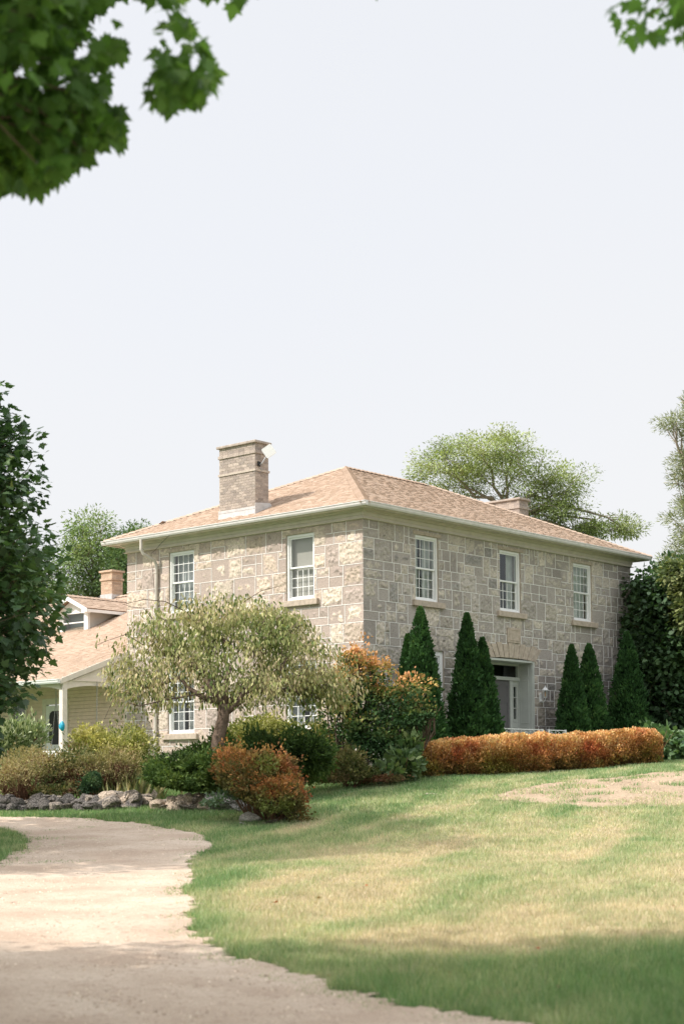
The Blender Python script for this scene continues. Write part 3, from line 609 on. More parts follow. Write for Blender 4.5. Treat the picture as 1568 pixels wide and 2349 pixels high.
for i in range(n):
    t0 = (-half+2*half*i/n)/Rr; t1 = (-half+2*half*(i+1)/n)/Rr; g_ = .0022
    def pp(t, r): return (cx_+math.sin(t)*r*(1+.55*(r-Rr)/1.0), 0, z1-.0+(r-Rr)-half*half/(2*Rr)*0-(t*t)*Rr/2*.55)
    a, b_, c, d = pp(t0+g_, Rr+.015), pp(t1-g_, Rr+.015), pp(t1-g_, Rr+.40+.05*(i % 2)), pp(t0+g_, Rr+.40+.05*(i % 2))
    ab.prism([(q[0], -.034, q[2]) for q in (a, b_, c, d)], (0, .05, 0))
av = hp(ab.build('door_arch', SILL, house, bevel=.006))
pb = MB(); pb.box((6.43, -.045, 3.46), (7.08, .01, 3.90))
for (p, q, r_, s_) in ((6.5, 7.01, 3.52, 3.54), (6.5, 7.01, 3.83, 3.85), (6.5, 6.52, 3.54, 3.83), (6.99, 7.01, 3.54, 3.83)): pb.box((p, -.055, r_), (q, -.045, s_))
hp(pb.build('plaque', SILL, house, bevel=.006))
st = MB(); st.box((3.9, -1.6, -.6), (8.8, -.02, .09)); hp(st.build('front_step', mat('concrete', (.38, .37, .35), .9, .1, .15, 5, .3, 30), house, bevel=.01))

# eaves
ez = 6.68; EX0, EX1, EY0, EY1 = -.5, 13.91, -.5, 9.84
fb = MB()
def ring(mb, o_, i_, za, zb):
    """rectangular band from offset i_ (inner) to o_ (outer) around the walls"""
    mb.box((-o_, -o_, za), (LX+o_, -i_, zb)); mb.box((-o_, LY+i_, za), (LX+o_, LY+o_, zb)); mb.box((-o_, -i_, za), (-i_, LY+i_, zb)); mb.box((LX+i_, -i_, za), (LX+o_, LY+i_, zb))
ring(fb, .035, -.02, 6.33, 6.43); ring(fb, .055, -.02, 6.43, 6.52); ring(fb, .085, -.02, 6.335, 6.352)
ring(fb, .12, -.02, 6.52, 6.56); ring(fb, .45, -.02, 6.585, 6.605); ring(fb, .16, -.02, 6.56, 6.585); ring(fb, .44, .38, 6.555, 6.585)
hp(fb.build('cornice', TRIM, house, bevel=.004))
def gutter_run(mb, p, q, out):
    prof = [(0, 0), (.07, -.005), (.095, .035), (.105, .09), (.12, .095), (.12, .115), (0, .115)]
    p = Vector(p); q = Vector(q); out = Vector(out); mb.prism([p+out*a+Vector((0, 0, z)) for a, z in prof], q-p)
gb = MB(); gzb = 6.578
gutter_run(gb, (-.451, -.571, gzb), (-.451, LY+.571, gzb), (-1, 0, 0)); gutter_run(gb, (-.451, -.451, gzb), (LX+.451, -.451, gzb), (0, -1, 0))
gutter_run(gb, (-.451, LY+.451, gzb), (LX+.451, LY+.451, gzb), (0, 1, 0)); gutter_run(gb, (LX+.451, -.451, gzb), (LX+.451, LY+.451, gzb), (1, 0, 0))
hp(gb.build('gutter', GUTTER, house))

def shingle_col():
    base = random.choices([(.455, .345, .258), (.43, .32, .237), (.47, .355, .268), (.42, .312, .23)], [4, 3, 3, 1.5])[0]; f = random.uniform(.95, 1.04); return tuple(c*f for c in base)
def shingles(mb, O, U, Vv, Nn, smax, urange, expo=.145, tabw=(.10, .30)):
    O, U, Vv, Nn = map(Vector, (O, U, Vv, Nn)); s = 0.0; ct = 0
    while s < smax-.02:
        s1 = min(s+expo, smax); a, b = urange(s+.02); u = a
        while u < b-1e-4:
            wd = random.uniform(*tabw); ue = min(u+wd, b); ct += 1; hi = (ct % 2 == 0) != (random.random() < .15); t = .021 if hi else .013; j = -.012 if hi else 0
            a2, b2 = urange(s1); ut0 = max(u, a2) if u <= a+1e-6 else u; ut1 = min(ue, b2) if ue >= b-1e-6 else ue
            ut0 = min(ut0, ut1); p = [O+U*u+Vv*(s+j)+Nn*t, O+U*ue+Vv*(s+j)+Nn*t, O+U*ut1+Vv*(s1+.012)+Nn*.004, O+U*ut0+Vv*(s1+.012)+Nn*.004, O+U*u+Vv*(s+j), O+U*ue+Vv*(s+j)]
            mb.add(p, [(0, 1, 2, 3), (4, 5, 1, 0), (4, 0, 3), (1, 5, 2)], 0, shingle_col()); u = ue
        s = s1
def hipcap(mb, a, b, step=.2, wd=.15):
    a = Vector(a); b = Vector(b); d = (b-a); L = d.length; d /= L; up = Vector((0, 0, 1)); sidev = d.cross(up).normalized(); n = int(L/step)
    for i in range(n):
        p = a+d*(i*step); q = a+d*(i*step+step*1.15); c = shingle_col()
        mb.add([p-sidev*wd+up*(-.035), p+up*.045, p+sidev*wd+up*(-.035), q-sidev*wd*.95+up*(-.052), q+up*.026, q+sidev*wd*.95-up*.052, p-sidev*wd-up*.07, p-up*.0, p+sidev*wd-up*.07], [(0, 1, 4, 3), (1, 2, 5, 4), (6, 7, 1, 0), (7, 8, 2, 1)], 0, c)
hr = (EY1-EY0)/2; pit = .447; nl = math.sqrt(1+pit*pit); sm = hr*nl; az = ez+hr*pit
rb = MB(); tk = shingle_col()
deck = [(EX0, EY0, ez-.012), (EX1, EY0, ez-.012), (EX1, EY1, ez-.012), (EX0, EY1, ez-.012), (EX0+hr, EY0+hr, az-.012), (EX1-hr, EY0+hr, az-.012)]
rb.add(deck, [(0, 1, 5, 4), (1, 2, 5), (2, 3, 4, 5), (3, 0, 4)], 0, (.3, .2, .14))
L1 = EX1-EX0; L2 = EY1-EY0
shingles(rb, (EX0, EY0, ez), (1, 0, 0), (0, 1/nl, pit/nl), (0, -pit/nl, 1/nl), sm, lambda s: (min(s/nl, L1/2), max(L1-s/nl, L1/2)))
shingles(rb, (EX0, EY1, ez), (0, -1, 0), (1/nl, 0, pit/nl), (-pit/nl, 0, 1/nl), sm, lambda s: (min(s/nl, L2/2), max(L2-s/nl, L2/2)))
shingles(rb, (EX1, EY0, ez), (0, 1, 0), (-1/nl, 0, pit/nl), (pit/nl, 0, 1/nl), sm, lambda s: (min(s/nl, L2/2), max(L2-s/nl, L2/2)), expo=.3, tabw=(.5, .9))
shingles(rb, (EX1, EY1, ez), (-1, 0, 0), (0, -1/nl, pit/nl), (0, pit/nl, 1/nl), sm, lambda s: (min(s/nl, L1/2), max(L1-s/nl, L1/2)), expo=.3, tabw=(.5, .9))
ap = (EX0+hr, EY0+hr, az); ap2 = (EX1-hr, EY0+hr, az)
for a, b_ in (((EX0, EY0, ez), ap), ((EX0, EY1, ez), ap), ((EX1, EY0, ez), ap2), ((EX1, EY1, ez), ap2), (ap, ap2)): hipcap(rb, (a[0], a[1], a[2]+.02), (b_[0], b_[1], b_[2]+.02))
roof = hp(rb.build('roof', SHING, house))

def bricks(mb, x0, x1, y0, y1, z0, z1, cols, rows=.075, ln=.215, e=.005):
    mb.box((x0, y0, z0), (x1, y1, z1), 0, (.50, .43, .36)); nr = int((z1-z0)/rows)
    for r_ in range(nr):
        za = z0+(z1-z0)*r_/nr+.005; zb = z0+(z1-z0)*(r_+1)/nr-.005
        for (axis, fix, sgn, a, b) in ((0, y0, -1, x0, x1), (1, x0, -1, y0, y1), (0, y1, 1, x0, x1), (1, x1, 1, y0, y1)):
            u = a-(ln/2 if r_ % 2 else 0)
            while u < b:
                ua = max(u+.005, a+.002); ub = min(u+ln-.005, b-.002); u += ln
                if ub-ua < .03: continue
                c = random.choice(cols); f = random.uniform(.85, 1.12); c = tuple(q*f for q in c)
                if axis == 0: mb.box((ua, fix, za), (ub, fix+sgn*e, zb), 0, c)
                else: mb.box((fix, ua, za), (fix+sgn*e, ub, zb), 0, c)
GB = [(.40, .335, .285), (.36, .30, .26), (.44, .37, .315), (.33, .28, .245)]
def chimney(x0, x1, y0, y1, zb, zt, name_parent, flash=True):
    c = MB(); bricks(c, x0, x1, y0, y1, zb, zt-.87, GB); bricks(c, x0-.03, x1+.03, y0-.03, y1+.03, zt-.87, zt-.81, GB, rows=.06)
    bricks(c, x0, x1, y0, y1, zt-.81, zt-.37, GB); bricks(c, x0-.03, x1+.03, y0-.03, y1+.03, zt-.37, zt-.28, GB, rows=.085); bricks(c, x0+.0, x1, y0, y1, zt-.28, zt-.07, GB)
    o = hp(c.build('chimney', BRICKM, house)); k = MB(); k.box((x0-.07, y0-.07, zt-.07), (x1+.07, y1+.07, zt)); k.box((x0+.08, y0+.25, zt), (x1-.08, y1-.3, zt+.025)); k.build('cap', mat('chimney_cap', (.40, .34, .29), .9, .1, .2, 6, .4, 20), o, bevel=.012)
    return o
ch = chimney(.05, .58, 3.99, 5.42, 6.5, 9.02, house)
fm = MB(); fm.prism([(.02, 3.96, 6.88), (.02, 5.45, 6.88), (.035, 5.44, 7.08), (.035, 3.97, 7.08)], (.01, 0, 0)); fm.prism([(.0, 3.94, 6.90), (-.10, 3.9, 6.845), (-.10, 5.5, 6.845), (.0, 5.46, 6.90)], (0, 0, .008))
fm.box((.028, 3.965, 7.08), (.045, 5.445, 7.15)); fm.prism([(.0, 3.955, 6.89), (.70, 3.955, 7.20), (.62, 3.965, 7.30), (.03, 3.965, 7.24)], (0, .01, 0)); fm.prism([(.0, 3.87, 6.895), (.72, 3.87, 7.216), (.72, 3.96, 7.216), (.0, 3.96, 6.895)], (0, 0, .008))
fm.build('flashing', FLASH, ch)
chimney(12.83, 13.36, 3.95, 5.33, 6.5, 9.06, house)
# antenna on the chimney
an = empty('antenna', (.42, 3.98, 8.42)); tag(an, 'white flat square antenna panel on an arm from the tall chimney', 'antenna')
br = on(*((229.7+.3906*932), (957+.3906*275)), 1, 3.975); pc = on(*((229.7+.3906*990), (957+.3906*200)), 1, 3.62); A0 = np.array([.42, 3.98, 8.42])
m_ = MB(); m_.box(br-A0-np.array([.05, .02, .07]), br-A0+np.array([.05, .008, .07])); m_.build('bracket', BLACK, an)
m_ = MB(); m_.tube([br-A0+np.array([0, -.02, -.03]), br-A0+np.array([.02, -.10, .0]), pc-A0+np.array([0.0, .05, -.08])], .018, 8); m_.tube([br-A0+np.array([0.02, -.02, -.10]), br-A0+np.array([.10, -.05, -.16]), br-A0+np.array([.03, .0, -.24]), br-A0+np.array([-.22, .0, -.22])], .006, 5); m_.build('arm', METAL, an, smooth=True)
m_ = MB(); vx = Vector(_r0)*.82+Vector((0, 0, .57)); vy = Vector((0, 0, .82))-Vector(_r0)*.57; nrm_ = vx.cross(vy).normalized(); hs_ = .155; poly = []
for (sx, sy) in ((1, 1), (-1, 1), (-1, -1), (1, -1)):
    for t in (0, 45, 90):
        aa = R({(1, 1): 0, (-1, 1): 90, (-1, -1): 180, (1, -1): 270}[(sx, sy)]+t); poly.append(Vector(pc-A0)+vx*(sx*(hs_-.03)+.03*math.cos(aa))+vy*(sy*(hs_-.03)+.03*math.sin(aa)))
m_.prism(poly, nrm_*.03); m_.build('panel', WHITE, an)
# downspout on the side wall
ds = MB(); yy = 7.98
ds.tube([(-.50, 8.15, 6.58), (-.50, 8.15, 6.28), (-.44, 8.12, 6.16), (-.14, 7.97, 5.98), (-.075, 7.95, 5.86), (-.075, 8.0, .15)], .048, 10)
for z in (5.6, 3.9, 2.1, .9): ds.box((-.13, yy-.07, z), (-.01, yy+.07, z+.03))
hp(ds.build('downspout', mat('downspout_paint', (.55, .50, .44), .5, .3, .12, 5), house, smooth=False))
ds = MB(); ds.tube([(-.075, 8.0, .18), (-.075, 8.0, .0), (-.16, 8.0, -.14)], .056, 10); hp(ds.build('drain_boot', BLACK, house))
# wire sagging below the eaves
wr = MB(); wr.tube([on(229.7+.3906*a, 957+.3906*c, 0, -.1 if c > 720 else -.5) for a, c in ((440, 668), (400, 700), (355, 745), (325, 780), (300, 800), (303, 850), (312, 930), (318, 1010), (330, 1100))], .006, 4); hp(wr.build('cable', BLACK, house))

# lantern
ln = empty('wall_lantern', (8.1, 0, 1.9)); tag(ln, 'small white wall lantern right of the front door', 'lantern'); LO = np.array([8.1, 0, 1.9])
def lt(mb, p, q, r1, r2, n=8): mb.tube([p, q], [r1, r2], n)
m_ = MB(); m_.prism([(-.07, -.012, -.14), (.07, -.012, -.14), (.07, -.012, .08), (.05, -.012, .13), (0, -.012, .155), (-.05, -.012, .13), (-.07, -.012, .08)], (0, -.022, 0)); m_.build('backplate', WHITE, ln)
m_ = MB(); m_.tube([(0, -.03, -.06), (0, -.10, -.13), (0, -.17, -.10), (0, -.19, -.03)], .012, 6); m_.tube([(0, -.19, -.03), (0, -.19, 0)], [.012, .045], 8); m_.build('arm', WHITE, ln)
m_ = MB(); m_.tube([(0, -.19, .0), (0, -.19, .012)], .06, 6)
for i in range(6):
    a = i*math.pi/3; m_.tube([(.052*math.cos(a), -.19+.052*math.sin(a), .01), (.075*math.cos(a), -.19+.075*math.sin(a), .21)], .005, 4)
m_.tube([(0, -.19, .205), (0, -.19, .225), (0, -.19, .29), (0, -.19, .31), (0, -.19, .38)], [.105, .10, .035, .018, .004], 8); m_.build('frame', WHITE, ln)
m_ = MB(); m_.tube([(0, -.19, .012), (0, -.19, .205)], [.047, .068], 6); m_.build('pane', GLASS, ln)
m_ = MB(); m_.tube([(0, -.19, .02), (0, -.19, .06), (0, -.19, .13), (0, -.19, .17)], [.014, .022, .02, .004], 8); m_.build('bulb', mat('lamp_bulb', (.75, .42, .25), .3, .5, .05), ln)

# iron railings in front of the entry
def railing(xa, xb, y, ztop, label):
    o = empty('porch_railing', (xa, y, .09)); tag(o, label, 'railing', 'white wrought iron railings of the entry'); m_ = MB(); L = xb-xa; H = ztop-.09
    m_.box((-.025, -.025, 0), (.025, .025, H+.01)); m_.build('post', WHITE, o); m_ = MB(); m_.box((L-.025, -.025, 0), (L+.025, .025, H+.01)); m_.build('post', WHITE, o)
    for (za, zb, t) in ((H-.025, H, .015), (H-.20, H-.185, .01), (.06, .075, .01)):
        m_ = MB(); m_.box((.025, -t, za), (L-.025, t, zb)); m_.build('rail', WHITE, o)
    m_ = MB(); n = max(2, int(L/.42))
    for i in range(n):
        a = .04+(L-.08)*i/n; c = .04+(L-.08)*(i+1)/n; mid = (a+c)/2; z = H-.105
        for sx in (-1, 1): m_.tube([(mid+sx*((c-a)*.30)+.035*math.cos(t)*(1-t/9), 0, z+sx*.02+.045*math.sin(t)*(1-t/9)) for t in np.linspace(0, 5.2, 12)], .007, 4)
        m_.tube([(a, 0, H-.03), (mid, 0, z), (c, 0, H-.18)], .007, 4)
        for u in np.linspace(a, c, 4)[:-1]: m_.box((u-.006, -.006, .075), (u+.006, .006, H-.2))
    m_.build('scrollwork', WHITE, o)
railing(4.1, 5.98, -1.5, .87, 'longer white iron scroll railing before the front door'); railing(6.3, 7.15, -1.5, .87, 'short white iron scroll railing below the wall lantern')

# ================================================================ CLAPBOARD WING
wing = empty('clapboard_wing', (0, 12, -.15)); tag(wing, 'low cream clapboard wing with shingled porch roof and dormer', 'wing'); WO = np.array([0, 12, -.15])
def wp(o): o.location = Vector(o.location)-Vector(WO); return o
YE = 26.0; wall_x = .10
m_ = MB(); ops = [(12.22, 13.42, -.12, 2.0), (14.34, 15.07, .2, 2.13), (17.0, 18.0, .7, 2.1), (20.0, 21.0, .7, 2.1)]; z = -.1
m_.box((wall_x+.03, 9.4, -.4), (wall_x+.2, 12.2, 3.4)); m_.box((wall_x+.03, 13.44, -.4), (wall_x+.2, 14.3, 3.4)); m_.box((wall_x+.03, 15.1, -.4), (wall_x+.2, YE, 3.4)); m_.box((wall_x+.03, 12.2, 2.02), (wall_x+.2, 13.44, 3.4)); m_.box((wall_x+.03, 14.3, 2.15), (wall_x+.2, 15.1, 3.4)); m_.box((wall_x+.03, 14.3, -.4), (wall_x+.2, 15.1, .18))
while z < 3.2:
    segs = [(9.5, YE, z, z+.115)]
    for op in ops[:2]: segs = minus(segs, op)
    for (a, c, p, q) in segs:
        if q-p < .04: continue
        m_.prism([(wall_x-.032, a, p), (wall_x+.028, a, p), (wall_x+.028, a, q-.007), (wall_x-.004, a, q-.007)], (0, c-a, 0))
    z += .115
wp(m_.build('wall', CREAM, wing)); m_ = MB(); m_.box((wall_x-.05, 9.345, -.4), (wall_x+.12, 9.49, 3.0)); wp(m_.build('corner_board', CREAMT, wing))
# roof slabs
PX, PZ, RX, RZ, YG = -2.60, 2.425, 6.0, 6.11, 9.23
p1 = (PZ, 3.38); s1 = (3.38-PZ)/(0-PX); s2 = (RZ-3.38)/RX
m_ = MB()
m_.prism([(PX, YG, PZ-.02), (0, YG, 3.36), (0, YG, 3.27), (PX, YG, PZ-.11)], (0, YE-YG, 0), 0, (.3, .2, .14)); m_.prism([(0, 9.36, 3.36), (RX, 9.36, RZ-.02), (RX+6, 9.36, 3.36), (RX+6, 9.36, 3.2), (RX, 9.36, RZ-.2), (0, 9.36, 3.2)], (0, YE-9.36, 0), 0, (.3, .2, .14))
n1 = math.sqrt(1+s1*s1); n2 = math.sqrt(1+s2*s2)
shingles(m_, (PX, YE, PZ), (0, -1, 0), (1/n1, 0, s1/n1), (-s1/n1, 0, 1/n1), -PX*n1, lambda s: (0, YE-YG+.02))
DX, DYL, DYR, DYC, DZE, DZR, = 2.5, 15.82, 14.13, 15.0, 5.21, 5.66
def ur(s):
    x = s/n2; return (0, YE-9.37)
shingles(m_, (0, YE, 3.38), (0, -1, 0), (1/n2, 0, s2/n2), (-s2/n2, 0, 1/n2), RX*n2, ur)
hipcap(m_, (RX, YE, RZ+.02), (RX, 9.4, RZ+.02)); wroof = wp(m_.build('roof', SHING, wing))
m_ = MB(); gutter_run(m_, (PX-.005, YG, PZ-.12), (PX-.005, YE, PZ-.12), (-1, 0, 0)); wp(m_.build('gutter', WHITE, wing))
m_ = MB(); m_.prism([(PX, YG-.035, PZ-.135), (PX, YG-.035, PZ+.02), (0-.002, YG-.035, 3.40), (0-.002, YG-.035, 3.22)], (0, .032, 0)); wp(m_.build('rake_board', CREAMT, wing))
# infill and arched valance at the porch end
def arch_bottom(u): return 2.13+.15*max(0, math.sin(math.pi*min(max(u, 0), 1)))**.7
m_ = MB(); n = 28; top = []; bot = []
for i in range(n+1):
    x = -2.5+(2.5-.005)*i/n; top.append((x, 9.27, 3.30+s1*x-.09)); bot.append((x, 9.27, arch_bottom((x+2.36)/2.2)))
m_.prism(bot+top[::-1], (0, .03, 0)); m_.box((-2.5, 9.235, 2.40), (-.01, 9.27, 2.43)); m_.box((-2.5, 9.235, 2.13), (-2.34, 9.27, 2.5)); wp(m_.build('gable_panel', CREAMT, wing))
m_ = MB()
for (ya, yb) in ((9.40, 12.6), (12.6, 15.8), (15.8, 19.0), (19, 22.2)):
    bot = [(-2.45, ya+(yb-ya)*i/n, arch_bottom(i/n*1.06-.03)) for i in range(n+1)]; top = [(-2.45, ya+(yb-ya)*i/n, 2.36) for i in range(n+1)]; m_.prism(bot+top[::-1], (.03, 0, 0))
wp(m_.build('valance', CREAMT, wing))
m_ = MB(); m_.add([(-2.45, 9.3, 2.40), (wall_x, 9.3, 2.42), (wall_x, YE, 2.42), (-2.45, YE, 2.40)], [(0, 1, 2, 3)]); wp(m_.build('porch_ceiling', CREAM, wing))
for y in (9.31, 12.6, 15.8, 19.0):
    m_ = MB(); m_.box((-2.52, y-.085, -.35), (-2.35, y+.085, 2.14)); m_.box((-2.545, y-.11, -.2), (-2.325, y+.11, .02)); wp(m_.build('post', CREAMT, wing, bevel=.01))
m_ = MB(); m_.box((-2.6, 9.2, -.5), (wall_x, YE, -.13)); wp(m_.build('porch_floor', mat('porch_boards', (.33, .31, .28), .8, .2, .15, 5), wing))
# screen door
m_ = MB()
for (a, c, p, q) in ((12.17, 12.31, -.12, 2.07), (13.30, 13.46, -.12, 2.07), (12.31, 13.30, 1.90, 2.07)): m_.box((wall_x-.045, a, p), (wall_x+.03, c, q))
m_.box((wall_x-.06, 12.15, 2.07), (wall_x+.02, 13.49, 2.10)); wp(m_.build('door_frame', CREAMT, wing, bevel=.005))
m_ = MB()
for (a, c, p, q) in ((12.32, 12.46, -.1, 1.88), (13.15, 13.29, -.1, 1.88), (12.46, 13.15, 1.70, 1.88), (12.46, 13.15, .46, .64), (12.46, 13.15, -.1, .08)): m_.box((wall_x-.03, a, p), (wall_x+.005, c, q))
for (cy, cz, sy, sz) in ((12.46, 1.70, 1, -1), (13.15, 1.70, -1, -1), (12.46, .64, 1, 1), (13.15, .64, -1, 1), (12.46, .46, 1, -1), (13.15, .46, -1, -1)):       # fretted corner brackets
    m_.prism([(wall_x-.028, cy, cz), (wall_x-.028, cy+sy*.13, cz), (wall_x-.028, cy+sy*.10, cz+sz*.03), (wall_x-.028, cy+sy*.07, cz+sz*.025), (wall_x-.028, cy+sy*.055, cz+sz*.06), (wall_x-.028, cy+sy*.02, cz+sz*.07), (wall_x-.028, cy+sy*.03, cz+sz*.11), (wall_x-.028, cy, cz+sz*.14)], (.03, 0, 0))
sdr = wp(m_.build('screen_door', WHITE, wing)); m_ = MB(); m_.box((wall_x-.008, 12.46, -.1), (wall_x-.004, 13.15, 1.7)); m_.build('screen', SCREEN, sdr)
m_ = MB(); m_.box((wall_x-.05, 14.26, .12), (wall_x+.03, 14.35, 2.2)); m_.box((wall_x-.05, 15.06, .12), (wall_x+.03, 15.18, 2.2)); m_.box((wall_x-.05, 14.35, 2.12), (wall_x+.03, 15.06, 2.2)); m_.box((wall_x-.07, 14.24, .08), (wall_x+.03, 15.2, .14)); wd_ = wp(m_.build('window', CREAMT, wing))
n = 30; vs = []
for i in range(n+1): u = 14.33+.76*i/n; vs += [(wall_x+.12+.012*math.sin(i*1.7), u, .1), (wall_x+.12+.012*math.sin(i*1.7), u, 2.15)]
m_ = MB(); m_.add(vs, [(2*i, 2*i+2, 2*i+3, 2*i+1) for i in range(n)]); m_.build('curtain', mat('brown_drape', (.20, .165, .13), .85, .1, .15, 4), wd_); m_ = MB(); m_.add([(wall_x+.02, 14.34, .12), (wall_x+.02, 15.07, .12), (wall_x+.02, 15.07, 2.13), (wall_x+.02, 14.34, 2.13)], [(0, 1, 2, 3)]); m_.build('pane', GLASS, wd_)
# dormer
m_ = MB(); dz = 4.50
def rz_at(x): return 3.38+s2*x
for k, (ya, yb) in enumerate(((DYR+.08, DYR+.24), (DYL-.24, DYL-.08))): m_.box((DX, ya, dz-.2), (DX+.1, yb, DZE))
m_.box((DX, DYR+.24, DZE-.1), (DX+.1, DYL-.24, DZE)); m_.prism([(DX, DYR+.08, DZE), (DX, DYL-.08, DZE), (DX, DYC, DZR-.06)], (.1, 0, 0)); dmr = wp(m_.build('dormer', WHITE, wing))
m_ = MB()
for y in (DYR+.10, DYL-.10):
    z = 4.3
    while z < DZE-.02:
        xa = DX+.1; q = min(z+.11, DZE); xb = (z-3.38)/s2+.3; m_.box((xa, y-.012, z), (min(xb, 5.0), y+.012, q-.004)); z += .11
    m_.prism([(DX+.1, y-.006, 4.2), (DX+.1, y-.006, DZE), (4.6, y-.006, DZE)], (0, .012, 0))
m_.build('dormer_cheek', mat('grey_siding', (.52, .50, .46), .6, .3, .06, 5), dmr)
m_ = MB(); s3 = (DZR-DZE)/(DYC-DYR+.12); L = 5.4-DX; n3 = math.sqrt(1+s3*s3); hw = DYC-DYR+.16
for sg in (-1, 1):
    e_ = (DX-.22, DYC+sg*hw, DZR-s3*hw+.03); m_.prism([(DX-.22, DYC, DZR+.02), (DX-.22, DYC+sg*hw, e_[2]-.01), (DX-.22, DYC+sg*hw, e_[2]-.06), (DX-.22, DYC, DZR-.05)], (5.4-DX, 0, 0), 0, (.3, .2, .14))
    if sg < 0: shingles(m_, e_, (1, 0, 0), (0, 1/n3, s3/n3), (0, -s3/n3, 1/n3), hw*n3, lambda s: (0, 5.4-DX))
    else: shingles(m_, (e_[0]+5.4-DX, e_[1], e_[2]), (-1, 0, 0), (0, -1/n3, s3/n3), (0, s3/n3, 1/n3), hw*n3, lambda s: (0, 5.4-DX))
hipcap(m_, (DX-.22, DYC, DZR+.055), (5.2, DYC, DZR+.055), wd=.12); m_.build('dormer_roof', SHING, dmr)
m_ = MB()
for sg in (-1, 1):
    zt = DZR; ze = DZR-s3*hw; m_.prism([(DX-.25, DYC, zt+.02), (DX-.25, DYC+sg*hw, ze+.02), (DX-.25, DYC+sg*hw, ze-.11), (DX-.25, DYC, zt-.12)], (.028, 0, 0)); m_.box((DX-.22, DYC+sg*(hw-.02), ze-.10), (5.0, DYC+sg*(hw+.01), ze+.0))
m_.prism([(DX-.24, DYR-.05, DZE-.14), (DX-.24, DYR+.12, DZE-.14), (DX-.24, DYR+.12, DZE-.02), (DX-.24, DYR-.12, DZE-.02)], (.24, 0, 0)); m_.build('fascia', WHITE, dmr)
m_ = MB(); m_.box((DX+.02, DYR+.24, dz), (DX+.08, DYR+.30, DZE-.1)); m_.box((DX+.02, DYL-.30, dz), (DX+.08, DYL-.24, DZE-.1)); m_.box((DX-.02, DYR+.24, dz-.06), (DX+.08, DYL-.24, dz)); m_.box((DX+.02, DYR+.30, (dz+DZE-.1)/2-.02), (DX+.06, DYL-.30, (dz+DZE-.1)/2+.02)); m_.build('window', WHITE, dmr)
m_ = MB(); m_.add([(DX+.05, DYR+.24, dz), (DX+.05, DYL-.24, dz), (DX+.05, DYL-.24, DZE-.1), (DX+.05, DYR+.24, DZE-.1)], [(0, 1, 2, 3)]); m_.build('pane', GLASS, dmr); m_ = MB(); m_.box((DX+.4, DYR+.2, dz-.1), (DX+.42, DYL-.2, DZE-.05)); m_.build('shade', mat('grey_shade', (.30, .32, .33), .8, .1, .1, 2), dmr)
# wing chimney
TB = [(.50, .36, .26), (.46, .33, .24), (.54, .40, .29)]
m_ = MB(); cx, cy = 6.0, 17.1; bricks(m_, cx-.25, cx+.25, cy-.30, cy+.30, 5.6, 6.72, TB); bricks(m_, cx-.29, cx+.29, cy-.34, cy+.34, 6.72, 6.80, TB, rows=.08); bricks(m_, cx-.25, cx+.25, cy-.30, cy+.30, 6.80, 7.02, TB); bricks(m_, cx-.31, cx+.31, cy-.36, cy+.36, 7.02, 7.09, TB, rows=.07); wc = wp(m_.build('chimney', BRICKM, wing))
m_ = MB(); m_.prism([(cx-.27, cy-.33, 6.02), (cx-.27, cy+.33, 6.02), (cx-.27, cy+.33, 6.22), (cx-.27, cy-.33, 6.22)], (.01, 0, 0)); m_.prism([(cx-.28, cy-.325, 6.0), (cx+.28, cy-.325, 6.1), (cx+.28, cy-.325, 6.2), (cx-.28, cy-.325, 6.2)], (0, .01, 0)); m_.build('flashing', FLASH, wc)

# porch swing, bag, chair
sx = -1.25; ct = [on(c2x*.34177, (1700+c2y*.4464)*.765625, 0, sx) for c2x, c2y in ((378, 830), (345, 1180), (386, 960), (410, 1180))]
y0_, y1_ = ct[0][1], ct[1][1]
sw = empty('porch_swing', (sx, 11.6, .25)); tag(sw, 'white porch swing hung on chains before the screen door', 'swing'); SO = np.array([sx, 11.6, .25])
def chain(mb, p, q):
    p = Vector(p)-Vector(SO); q = Vector(q)-Vector(SO); n = int((q-p).length/.045)
    for i in range(n):
        a = p.lerp(q, i/n); b_ = p.lerp(q, (i+1.25)/n); o_ = Vector((.009, 0, 0)) if i % 2 else Vector((0, .012, 0)); mb.tube([a, (a+b_)/2+o_, b_], .0065, 4, cap=False); mb.tube([a, (a+b_)/2-o_, b_], .0065, 4, cap=False)
yt = ct[0][1]; m_ = MB(); yb1, yb2 = ct[1][1], ct[3][1]
chain(m_, (sx, yt, 2.40), (sx, yt, 1.95)); chain(m_, (sx, yt, 1.95), (sx, yb1, .42)); chain(m_, (sx, yt, 1.95), (sx, yb2, .42)); chain(m_, (sx, yt-1.9, 2.40), (sx, yt-1.9, .6)); m_.build('chain', METAL, sw)
m_ = MB()
for i in range(6): m_.box((-.25+i*.09, yb1-1.95-11.6+.0, -.02), (-.18+i*.09, yb1-11.6, .0))
m_.build('seat', WHITE, sw); m_ = MB()
for i in range(12): u = yb1-1.9-11.6+i*.16; m_.box((-.30, u, .02), (-.28, u+.07, .10))
m_.box((-.31, yb1-1.95-11.6, .10), (-.27, yb1-11.6, .15)); m_.build('backrest', WHITE, sw)
bp_ = on(415*.34177, (1700+1065*.4464)*.765625, 0, -2.60); bg_ = MB(); rnd = random.Random(3); rings = [(0, .02), (.02, .05), (.07, .085), (.14, .095), (.20, .08), (.25, .045), (.28, .02)]; vs = []; nn = 12
for (h, r_) in rings:
    for j in range(nn): t = 2*math.pi*j/nn; q = r_*(1+rnd.uniform(-.22, .22)); vs.append((q*math.cos(t)*.8, q*math.sin(t)*1.05, h-.14+rnd.uniform(-.008, .008)))
